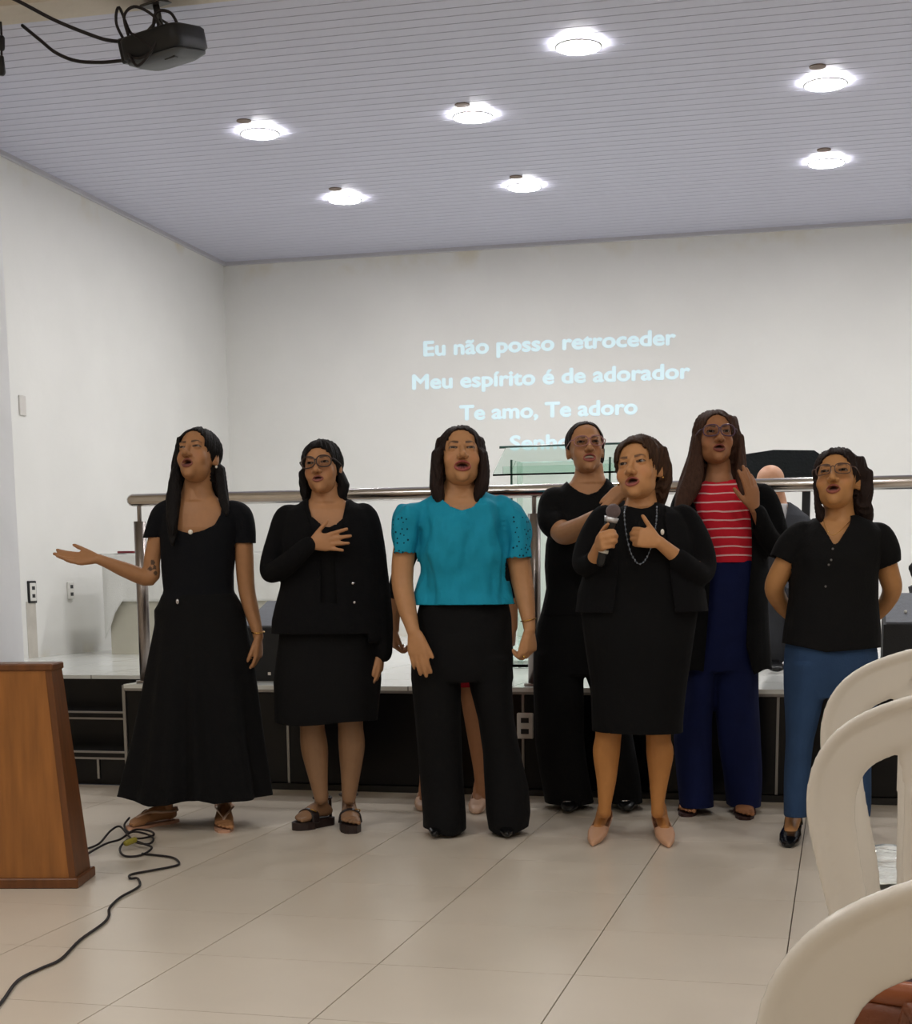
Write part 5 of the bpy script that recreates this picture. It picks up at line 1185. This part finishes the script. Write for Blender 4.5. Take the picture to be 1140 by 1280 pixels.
# ---- cable lying on the floor
M_CBL = mat('black_cable', (26, 20, 24), .55)
def fl(pts, z=.006): return [at_z(x, y, z) for x, y in pts]
def cable(name, pts, r, label, cat='cable', m=None, sub=5, parent=None):
    V, F = tube(pts, r, 8, sub); o = mk(name, V, F, m or M_CBL, parent)
    if parent is None: tag(o, label, cat)
    return o
cb = link('floor_cable', None, None, at_z(163, 1060, 0)); tag(cb, 'black cable snaking over the floor tiles from a tangled bundle', 'cable')
off = at_z(163, 1060, 0)
def cpart(nm, pts, zs_=None, r=.0044):
    P = [np.array(at_z(x, y, .006))-off for x, y in pts]
    if zs_: P = [q+np.array([0, 0, z]) for q, z in zip(P, zs_)]
    V, F = tube(P, r, 8, 5); mk(nm, V, F, M_CBL, cb)
cpart('cable_run', [(-160, 1350), (-80, 1312), (-30, 1282), (0, 1255), (22, 1226), (50, 1211), (76, 1199), (100, 1175), (128, 1155), (136, 1145), (137, 1135), (150, 1122), (168, 1112), (175, 1106), (172, 1098), (163, 1098), (164, 1093), (190, 1088), (216, 1083), (224, 1079), (216, 1072), (195, 1069), (178, 1067)])
rs = np.random.RandomState(3)
cpart('cable_loop', [(106, 1062), (124, 1056), (138, 1045), (150, 1042), (160, 1050), (170, 1056), (186, 1058), (192, 1052), (184, 1046), (166, 1046), (150, 1054), (132, 1058), (108, 1068)], [0, .005, .02, .03, .02, .01, .01, .01, .01, .02, .015, .01, 0])
cpart('cable_loop', [(158, 1050), (170, 1043), (188, 1042), (192, 1047), (178, 1051), (160, 1056), (150, 1064), (156, 1070), (176, 1069), (190, 1063), (178, 1059), (164, 1055)], [.02, .02, .01, .01, .01, .02, .01, 0, 0, .01, .015, .02])
cpart('cable_loop', [(162, 1048), (157, 1041), (156, 1036), (162, 1031)], [.02, .015, .02, .03])
V, F = tube([np.array(at_z(158, 1054, .03))-off, np.array(at_z(168, 1050, .035))-off], .012, 10, 1); mk('cable_tie', V, F, mat('yellow_tie', (150, 140, 50), .6), cb)
V, F = tube(fl([(1066, 994), (1080, 998), (1096, 1001), (1110, 998), (1126, 1000), (1150, 1003)]), .008, 8, 4); o = mk('floor_cable', V, F, M_CBL); tag(o, 'black cables lying along the foot of the stage behind the chairs', 'cable')

# ---- white plastic chairs seen from behind
M_PLA = mat('white_plastic', (218, 212, 203), .24, noise=.02, nscale=6, bump=.02, bscale=40, spec=.5)
def chair_meshes():
    # backrest: outer arch, centre splat, built flat (u across, v up) then bent and leant back
    arch = [(-.138, .40, .022), (-.152, .50, .025), (-.182, .63, .028), (-.197, .735, .032), (-.170, .803, .034), (-.09, .840, .036), (0, .850, .036), (.09, .840, .036), (.170, .803, .034), (.197, .735, .032), (.182, .63, .028), (.152, .50, .025), (.138, .40, .022)]
    pr = [tube([(u, 0, v) for u, v, r in arch], [r for u, v, r in arch], 16, 4, .26, None)]
    # flattened tube: make wide axis lie in the back plane by building as a lofted band
    X = catmull([np.array([u, v, r]) for u, v, r in arch], 5); rg = []
    for i in range(len(X)):
        t_ = unit(X[min(i+1, len(X)-1)][:2]-X[max(i-1, 0)][:2]); nrm = np.array([-t_[1], 0, t_[0]])
        rg.append((np.array([X[i][0], 0, X[i][1]]), nrm*X[i][2], np.array([0, .010, 0]), 3.))
    pr = [loft(rg, 18)]
    pr.append(loft([((0, 0, .41), (.094, 0, 0), (0, .008, 0), 4), ((0, 0, .6), (.100, 0, 0), (0, .008, 0), 4), ((0, 0, .75), (.104, 0, 0), (0, .008, 0), 4), ((0, 0, .80), (.115, 0, 0), (0, .008, 0), 4)], 20))
    for u in (-.088, -.05, 0, .05, .088): pr.append(tube([(u, -.006, .43), (u*1.05, -.006, .745)], .006, 8, 1))
    pr.append(loft([((0, 0, .385), (.15, 0, 0), (0, .012, 0), 4), ((0, 0, .445), (.15, 0, 0), (0, .012, 0), 4)], 20))
    # rim standing proud along the outer edge
    pr.append(tube([np.array([x[0], -.008, x[1]])+np.array([-unit(X[min(i+1, len(X)-1)][:2]-X[max(i-1, 0)][:2])[1], 0, unit(X[min(i+1, len(X)-1)][:2]-X[max(i-1, 0)][:2])[0]])*(x[2]-.004) for i, x in enumerate(X)], .008, 8, 1))
    V, F = vol(pr, .0048, 3)
    # handle slot recessed in the top band
    sl = (np.abs(V[:, 0]) < .085) & (np.abs(V[:, 2]-.822) < .006); V[sl, 1] *= .35
    k = np.clip((V[:, 2]-.40)/.44, 0, 1.1); V[:, 1] += -.05*k-.03*k*k+(V[:, 0]/.23)**2*(-.03)
    back = (V, F)
    seat = [((0, .21, .415), (.195, 0, 0), (0, .205, 0), 5), ((0, .21, .425), (.212, 0, 0), (0, .222, 0), 5), ((0, .21, .440), (.214, 0, 0), (0, .224, 0), 5), ((0, .21, .446), (.205, 0, 0), (0, .215, 0), 5), ((0, .21, .436), (.16, 0, 0), (0, .17, 0), 4)]
    seat = loft(seat, 40)
    lg = []
    for sx in (-1, 1):
        for y_, yb in ((.02, -.04), (.39, .43)):
            lg.append(loft([((sx*.215, yb, 0), (.016, 0, 0), (0, .016, 0), 3), ((sx*.19, y_, .25), (.022, 0, 0), (0, .02, 0), 3), ((sx*.178, y_, .43), (.03, 0, 0), (0, .024, 0), 3)], 14))
    return back, seat, lg
cm = chair_meshes(); cdata = {}
def put_chair(px_left, Y, sc, label):
    X_ = at_y(px_left, 950, Y)[0]+.229*sc
    e = link('plastic_chair', None, None, (X_, Y, 0)); e.scale = (sc, sc, sc); tag(e, label, 'chair', 'white plastic chairs')
    if not cdata:
        cdata['backrest'] = mk('backrest', *cm[0], M_PLA, e).data; cdata['seat'] = mk('seat', *cm[1], M_PLA, e).data
        for i, l in enumerate(cm[2]): cdata[i] = mk('leg', *l, M_PLA, e).data
    else:
        link('backrest', cdata['backrest'], e); link('seat', cdata['seat'], e)
        for i in range(4): link('leg', cdata[i], e)
    return e, X_
c1, x1 = put_chair(1027, 2.85, 1.03, 'white plastic chair farthest from the camera, its seat wrapped in film')
c2, x2 = put_chair(1013, 2.2, 1.0, 'white plastic chair in the middle of the three at the right edge')
c3, x3 = put_chair(960, 1.13, .965, 'white plastic chair nearest the camera with a brown bag on it')
# plastic film over the far chair's seat
n = 22; V = []; F = []
for i in range(n):
    for j in range(n):
        u, v = i/(n-1)-.5, j/(n-1)-.5
        V.append((u*.40, .21+v*.40, .4525+.006*mnoise.noise(Vector((u*9, v*9, 2.)))+.003*mnoise.noise(Vector((u*24, v*24, 5.)))))
for i in range(n-1):
    for j in range(n-1): a = i*n+j; F.append((a, a+n, a+n+1, a+1))
V, F = shell(np.array(V), np.array(F), -.0012); V[:, 2] += .004
o = mk('plastic_film', V*1.03, F, mat('clear_film', (226, 230, 226), .08, bump=.3, bscale=22, spec=.8, coat=.6), None, True, (x1, 2.85, 0)); tag(o, 'crumpled glossy plastic film lying on a white chair seat', 'film')
# brown bag on the near chair
M_LEA = mat('brown_leather', (104, 56, 32), .38, noise=.12, nscale=12, bump=.1, bscale=90)
e = link('handbag', None, None, (x3-.025, 1.13+.18, .445*.965)); e.scale = (1, 1, 1.38); tag(e, 'brown leather handbag with a dark opening on the nearest chair', 'handbag')
V, F = vol([loft([((0, 0, .004), (.17, 0, 0), (0, .075, 0), 3), ((0, 0, .10), (.175, 0, 0), (0, .08, 0), 3), ((0, 0, .19), (.16, 0, 0), (0, .062, 0), 3)], 28)], .006, 2); V[:, 2] = np.maximum(V[:, 2], .001); mk('bag_body', V, F, M_LEA, e)
V, F = tube([(cos(a)*.162, sin(a)*.064, .195) for a in np.linspace(0, 2*pi, 41)[:-1]], .008, 8, closed=True); mk('rim', V, F, mat('bag_rim', (138, 76, 42), .35), e)
V, F = loft([((0, 0, .196), (.155, 0, 0), (0, .058, 0), 3), ((0, 0, .2), (.152, 0, 0), (0, .055, 0), 3)], 28); mk('lining', V, F, mat('bag_lining', (48, 16, 18), .8), e, False)
for y_ in (-.072, .072): V, F = tube([(-.08, y_, .13), (-.085, y_*1.1, .19), (-.05, y_*1.35, .17), (.05, y_*1.35, .17), (.085, y_*1.1, .19), (.08, y_, .13)], .007, 8, 5); mk('handle', V, F, M_LEA, e)
V, F = tube([(-.08+cos(a)*.012, -.084, .12+sin(a)*.012) for a in np.linspace(0, 2*pi, 17)[:-1]], .0025, 8, closed=True); mk('ring', V, F, M_GOLD, e)

# ---- projector under the beam with its bracket and cables
M_PRJ = mat('projector_black', (20, 21, 25), .45, noise=.05); M_PRG = mat('projector_grey', (78, 80, 83), .5)
YP = 6.9*S
A, B = at_y(168, 70, YP), at_y(252, 70, YP); PC = (A+B)/2; PC[2] = at_y(207, 80, YP)[2]+.0
e = link('projector', None, None, PC, YAW*1.6); e.rotation_euler = (radians(11), radians(-5), -.22); tag(e, 'black ceiling projector with grey underside hanging from the beam', 'projector')
wd = np.linalg.norm(B-A)/2*.98
def wedge(x0, x1, y0, y1, z0, z1, ch): return loft([((0, 0, z0), (x1*.86, 0, 0), (0, y1*.86, 0), 6), ((0, 0, z0+ch), (x1, 0, 0), (0, y1, 0), 7), ((0, 0, z1-.01), (x1, 0, 0), (0, y1, 0), 7), ((0, 0, z1), (x1*.95, 0, 0), (0, y1*.95, 0), 6)], 32)
V, F = wedge(-wd, wd, -.14, .14, .022, .135, .02); mk('case', V, F, M_PRJ, e)
V, F = loft([((0, 0, 0), (wd*.72, 0, 0), (0, .10, 0), 5), ((0, 0, .018), (wd*.93, 0, 0), (0, .132, 0), 6), ((0, 0, .03), (wd*.95, 0, 0), (0, .134, 0), 6)], 32); mk('underside', V, F, M_PRG, e)
V, F = box(.05, .11, -.10, -.07, -.004, .012, .002); mk('vent', V, F, M_SLOT, e, False)
V, F = tube([(wd*.5, .13, .085), (wd*.5, .165, .085)], .035, 20, 1); mk('lens_barrel', V, F, M_PRJ, e)
V, F = tube([(0, 0, .12), (0, 0, 3.59*S-PC[2])], .016, 12, 1, cap=False); br_ = mk('bracket', V, F, mat('bracket_metal', (84, 82, 80), .4, metal=.7), e)
V, F = box(-.06, .06, -.05, .05, 3.59*S-PC[2]-.012, 3.59*S-PC[2], .003); mk('ceiling_plate', V, F, mat('bracket_metal', (84, 82, 80), .4, metal=.7), br_, False)
for sx, sy in ((-1, -1), (1, -1), (-1, 1), (1, 1)):
    V, F = tube([(0, 0, .20), (sx*.07, sy*.07, .125)], .006, 8, 1); mk('bracket_arm', V, F, mat('bracket_metal', (84, 82, 80), .4, metal=.7), br_)
for k, pts in enumerate((((-.12, -.1, .12), (-.10, -.13, .22), (-.02, -.13, .24), (.06, -.10, .16), (.04, -.14, .06), (-.05, -.17, -.01), (-.10, -.15, .04), (-.14, -.1, .09)),
                         ((-.15, -.08, .1), (-.16, -.12, .2), (-.14, -.1, .27), (-.11, -.1, .16), (-.05, -.14, .12), (.02, -.14, .05), (-.04, -.16, .02), (-.13, -.13, .05)),
                         ((.02, -.1, .13), (.06, -.1, .2), (.11, -.06, .19), (.13, -.04, .12)))):
    V, F = tube(pts, .007, 8, 6); mk('plug_lead', V, F, M_CBL, e)
V, F = box(-wd-.012, -wd+.05, -.12, .03, .03, .14, .008); mk('connector_block', V, F, M_PRJ, e, False)
def hang(pts, label):
    V, F = tube([at_y(x, y, Y) for x, y, Y in pts], .0085, 8, 6); o = mk('hanging_cable', V, F, M_CBL); tag(o, label, 'cable')
hang(((-30, -22, 6.55*S), (20, 0, 6.6*S), (70, 26, 6.68*S), (120, 46, 6.75*S), (140, 51, 6.8*S), (158, 52, 6.84*S)), 'upper black cable sagging from the beam to the projector')
hang(((28, 32, 6.97*S), (50, 50, 6.95*S), (70, 66, 6.93*S), (95, 76, 6.9*S), (125, 78, 6.88*S), (150, 76, 6.86*S), (160, 75, 6.84*S)), 'lower black cable sagging from the beam to the projector')
q = [at_y(x, y, 6.9*S) for x, y in ((1, 28), (2, 48), (2, 60), (2, 72), (2, 90))]
e = link('hanging_plug', None, None, q[0]); tag(e, 'black plug lead hanging from the beam at the left edge', 'plug')
V, F = tube([a-q[0] for a in q], .006, 8, 3); mk('lead', V, F, M_CBL, e)
V, F = tube([q[1]-q[0], q[2]-q[0]], .016, 12, 1); mk('connector', V, F, M_PRJ, e); V, F = tube([q[3]-q[0], q[4]-q[0]], [.012, .02], 12, 1); mk('connector', V, F, M_PRJ, e)

# ---- cloth-covered table by the left wall
YT = 9.4*S; zt = at_y(160, 692, YT)[2]; xa = at_y(127, 692, YT)[0]; xb = xa+1.5; yb = YT+.62; zc = at_y(140, 752, YT)[2]
e = link('side_table', None, None, (xa, YT, ZST)); tag(e, 'low cabinet table with beige front beside the left wall on the stage', 'table')
hT = zt-ZST; M_BEI = mat('beige_panel', (200, 196, 180), .5, noise=.03)
V, F = box(.02, 1.48, .02, .62, hT-.03, hT-.006, .003); mk('table_top', V, F, M_BEI, e, False)
V, F = box(.03, 1.47, .03, .05, .0, hT-.03); mk('front_panel', V, F, M_BEI, e, False)
for x in (.03, 1.45): V, F = box(x, x+.02, .05, .6, 0, hT-.03); mk('side_panel', V, F, M_BEI, e, False)
# cloth: top sheet with skirt; the corner hangs lower
n = 60; m_ = 16; V = []; F = []
per_ = [(-.005, .64), (-.005, -.004), (1.505, -.004), (1.505, .64)]
seg = [(np.array(per_[i]), np.array(per_[i+1])) for i in range(3)]; tot = [np.linalg.norm(b_-a_) for a_, b_ in seg]; L_ = sum(tot)
for k in range(n+1):
    s_ = L_*k/n; i = 0
    while i < 2 and s_ > tot[i]+1e-9: s_ -= tot[i]; i += 1
    a_, b_ = seg[i]; t_ = unit(b_-a_); q = a_+t_*s_; nr = np.array([t_[1], -t_[0]])*-1 if False else np.array([t_[1], -t_[0]])
    ctr = np.array([.75, .3]); nr = nr if (q-ctr)@nr > 0 else -nr
    dist = min(np.linalg.norm(q-np.array(c_)) for c_ in ((-.005, -.004), (1.505, -.004)))
    drop = (zt-zc)+max(0, .14-dist)*2.0
    for j in range(m_+1):
        f_ = j/m_; wv = .018*f_*sin(k*1.7)+.01*f_*sin(k*3.1+1)
        V.append((q[0]+nr[0]*(.006+max(0, wv)), q[1]+nr[1]*(.006+max(0, wv)), hT-f_*drop))
for k in range(n):
    for j in range(m_): a = k*(m_+1)+j; F.append((a, a+1, a+m_+2, a+m_+1))
V, F = shell(np.array(V), np.array(F), .002)
V2, F2 = box(-.011, 1.511, -.010, .64, hT-.004, hT+.002); V, F = join([(V, F), (V2, F2)])
o = mk('tablecloth', V, F, fab('white_cloth', (228, 228, 224), .8, .15, 120, .03), None, True, (xa, YT, ZST)); tag(o, 'white cloth draped over the low table with one corner hanging', 'tablecloth')
P = at_y(158, 691, YT+.1); V, F = box(-.06, .06, -.04, .04, 0, .016, .003); o = mk('book', V, F, mat('red_cover', (120, 36, 44), .5), None, False, (P[0], YT+.12, zt+.003)); tag(o, 'small dark red book lying on the white tablecloth', 'book')

# ---- glass pulpit on the stage
M_GLS = mat('green_glass', (228, 242, 235), .03, trans=1., ior=1.12, spec=.4); M_GED = mat('glass_edge', (58, 92, 84), .2)
YG = 8.2*S; a = at_y(607, 552, YG); b_ = at_y(792, 549, YG); zg = a[2]; wg = b_[0]-a[0]
e = link('glass_pulpit', None, None, (a[0], YG, ZST)); tag(e, 'greenish clear glass pulpit with dark edges behind the handrail', 'pulpit'); hg = zg-ZST
def slab(nm, x0, x1, y0, y1, z0, z1, parent=e, m=None):
    V, F = box(x0, x1, y0, y1, z0, z1); return mk(nm, V, F, m or M_GLS, parent, False)
# sloping desk: high edge away from the hall
def tilt(nm, x0, x1, y0, y1, z0, z1, th, m, parent):
    V = [(x0, y0, z0), (x1, y0, z0), (x1, y1, z1), (x0, y1, z1)]; V += [(x, y, z+th) for x, y, z in V]
    return mk(nm, V, [(3, 2, 1, 0), (4, 5, 6, 7), (0, 1, 5, 4), (1, 2, 6, 5), (2, 3, 7, 6), (3, 0, 4, 7)], m, parent, False)
dk = tilt('desk', .04, wg-.04, .0, .36, hg-.19, hg-.008, .010, M_GLS, e)
tilt('desk_edge', .0, wg, .355, .366, hg-.012, hg-.008, .012, M_GED, dk)
slab('ledge', .10, wg-.10, -.012, 0, hg-.19, hg-.14)
gx = at_y(637, 580, YG)[0]-a[0]
for x in (gx, wg-gx):
    s_ = slab('side_panel', x-.006, x+.006, .05, .34, .02, hg-.10); slab('edge', x-.006, x+.006, .046, .05, .02, hg-.10, s_, M_GED)
slab('front_panel', gx+.01, wg-gx-.01, .15, .16, .02, hg-.11); slab('shelf', gx+.01, wg-gx-.01, .05, .30, hg-.26, hg-.25, e, M_GED if False else M_GLS)
V, F = box(gx-.08, wg-gx+.08, -.02, .40, 0, .02, .004); mk('base', V, F, M_GLS, e, False)

# ---- stage monitor boxes
M_SPK = mat('speaker_black', (16, 16, 18), .6, noise=.1, nscale=60, bump=.2, bscale=200); M_GRL = mat('speaker_grey', (96, 100, 108), .6, noise=.12, nscale=40, bump=.2, bscale=160)
def wedge_box(px0, px1, Y, ztop_f, ztop_b, label, dots=False, depth=.4):
    a = at_y(px0, 800, Y)[0]; b_ = at_y(px1, 800, Y)[0]; w_ = b_-a
    e = link('stage_monitor', None, None, (a, Y, ZST)); tag(e, label, 'speaker')
    h1, h2 = ztop_f-ZST, ztop_b-ZST
    V = [(0, 0, 0), (w_, 0, 0), (w_, depth, 0), (0, depth, 0), (0, 0, h1), (w_, 0, h1), (w_, depth, h2), (0, depth, h2)]
    mk('cabinet', V, [(3, 2, 1, 0), (4, 5, 6, 7), (0, 1, 5, 4), (1, 2, 6, 5), (2, 3, 7, 6), (3, 0, 4, 7)], M_SPK, e, False)
    s = (h2-h1)/depth
    V = [(.01, .01, h1+.004), (w_-.01, .01, h1+.004), (w_-.01, depth-.02, h1+(depth-.02)*s+.002), (.01, depth-.02, h1+(depth-.02)*s+.002)]; V += [(x, y, z+.008) for x, y, z in V]
    g = mk('sloping_panel', V, [(3, 2, 1, 0), (4, 5, 6, 7), (0, 1, 5, 4), (1, 2, 6, 5), (2, 3, 7, 6), (3, 0, 4, 7)], M_GRL, e, False)
    V, F = box(w_*.5-.008, w_*.5+.008, -.004, 0, .03, .045); mk('badge', V, F, M_SILVER, e, False)
    if dots:
        for k in range(5):
            V, F = ell((.1+k*.05, depth*.3, h1+depth*.3*s+.016), (.008, .008, .008), nu=10, nv=6); mk('knob', V, F, M_PLATE, g)
    return e
Ym = 7.05*S
wedge_box(300, 372, Ym, at_y(330, 785, Ym)[2], at_y(330, 752, Ym+.4)[2], 'grey-topped black stage monitor between the two women at left')
Yn = 7.1*S
wedge_box(1104, 1210, Yn, at_y(1120, 781, Yn)[2], at_y(1125, 742, Yn+.4)[2], 'grey-topped stage monitor with pale knobs at the right edge', True)
# ---- dark slab cabinet behind the man, black chair back at the far right
Yk = 9.6*S; a = at_y(918, 566, Yk); b_ = at_y(1028, 566, Yk); zt2 = at_y(975, 562, Yk)[2]; zb2 = at_y(975, 597, Yk)[2]
e = link('covered_keyboard', None, None, (a[0], Yk, ZST)); tag(e, 'long dark covered cabinet on the stage behind the seated man', 'cabinet')
w_ = b_[0]-a[0]; h1, h2 = zb2-ZST, zt2-ZST
V = []; prof_ = [(0, h1), (w_*.92, h1), (w_, h1+.06), (w_-.02, h2-.03), (w_-.05, h2-.01), (w_*.45, h2), (0, h2-.03)]
for y_ in (0, .35): V += [(x, y_, z) for x, z in prof_]
k = len(prof_); F = [tuple(range(k)), tuple(range(2*k-1, k-1, -1))]+[(i, k+i, k+(i+1) % k, (i+1) % k) for i in range(k)]
mk('cover', V, F, fab('dark_cover', (24, 28, 30), .8, .3, 60), e, False)
for x in (.08, w_-.12): V, F = box(x, x+.05, .1, .25, 0, h1+.01, .004); mk('leg', V, F, M_SPK, e, False)
V, F = box(.03, w_-.05, .02, .30, .12, .16, .004); mk('crossbar', V, F, M_SPK, e, False)
Yc = 8.3*S; P = at_y(1133, 735, Yc); zt3 = at_y(1136, 690, Yc)[2]
e = link('stage_chair', None, None, (P[0], Yc, ZST)); tag(e, 'black chair on the stage at the right edge of the view', 'chair')
zs3 = .45
V, F = vol([loft([((.22, 0, zs3+.02), (.19, 0, 0), (0, .02, 0), 3), ((.22, .02, zt3-ZST-.08), (.22, 0, 0), (0, .022, 0), 3), ((.22, .03, zt3-ZST), (.15, 0, 0), (0, .02, 0), 3)], 24)], .01, 3); mk('backrest', V, F, M_SPK, e)
V, F = loft([((.22, -.22, zs3-.05), (.21, 0, 0), (0, .21, 0), 4), ((.22, -.22, zs3-.01), (.22, 0, 0), (0, .22, 0), 4), ((.22, -.22, zs3), (.2, 0, 0), (0, .2, 0), 4)], 24); mk('seat', V, F, M_SPK, e)
for x in (.05, .39):
    for y_ in (-.38, -.02): V, F = tube([(x, y_, .01), (x, y_, zs3-.03)], .013, 10, 1); mk('leg', V, F, M_STEEL, e)
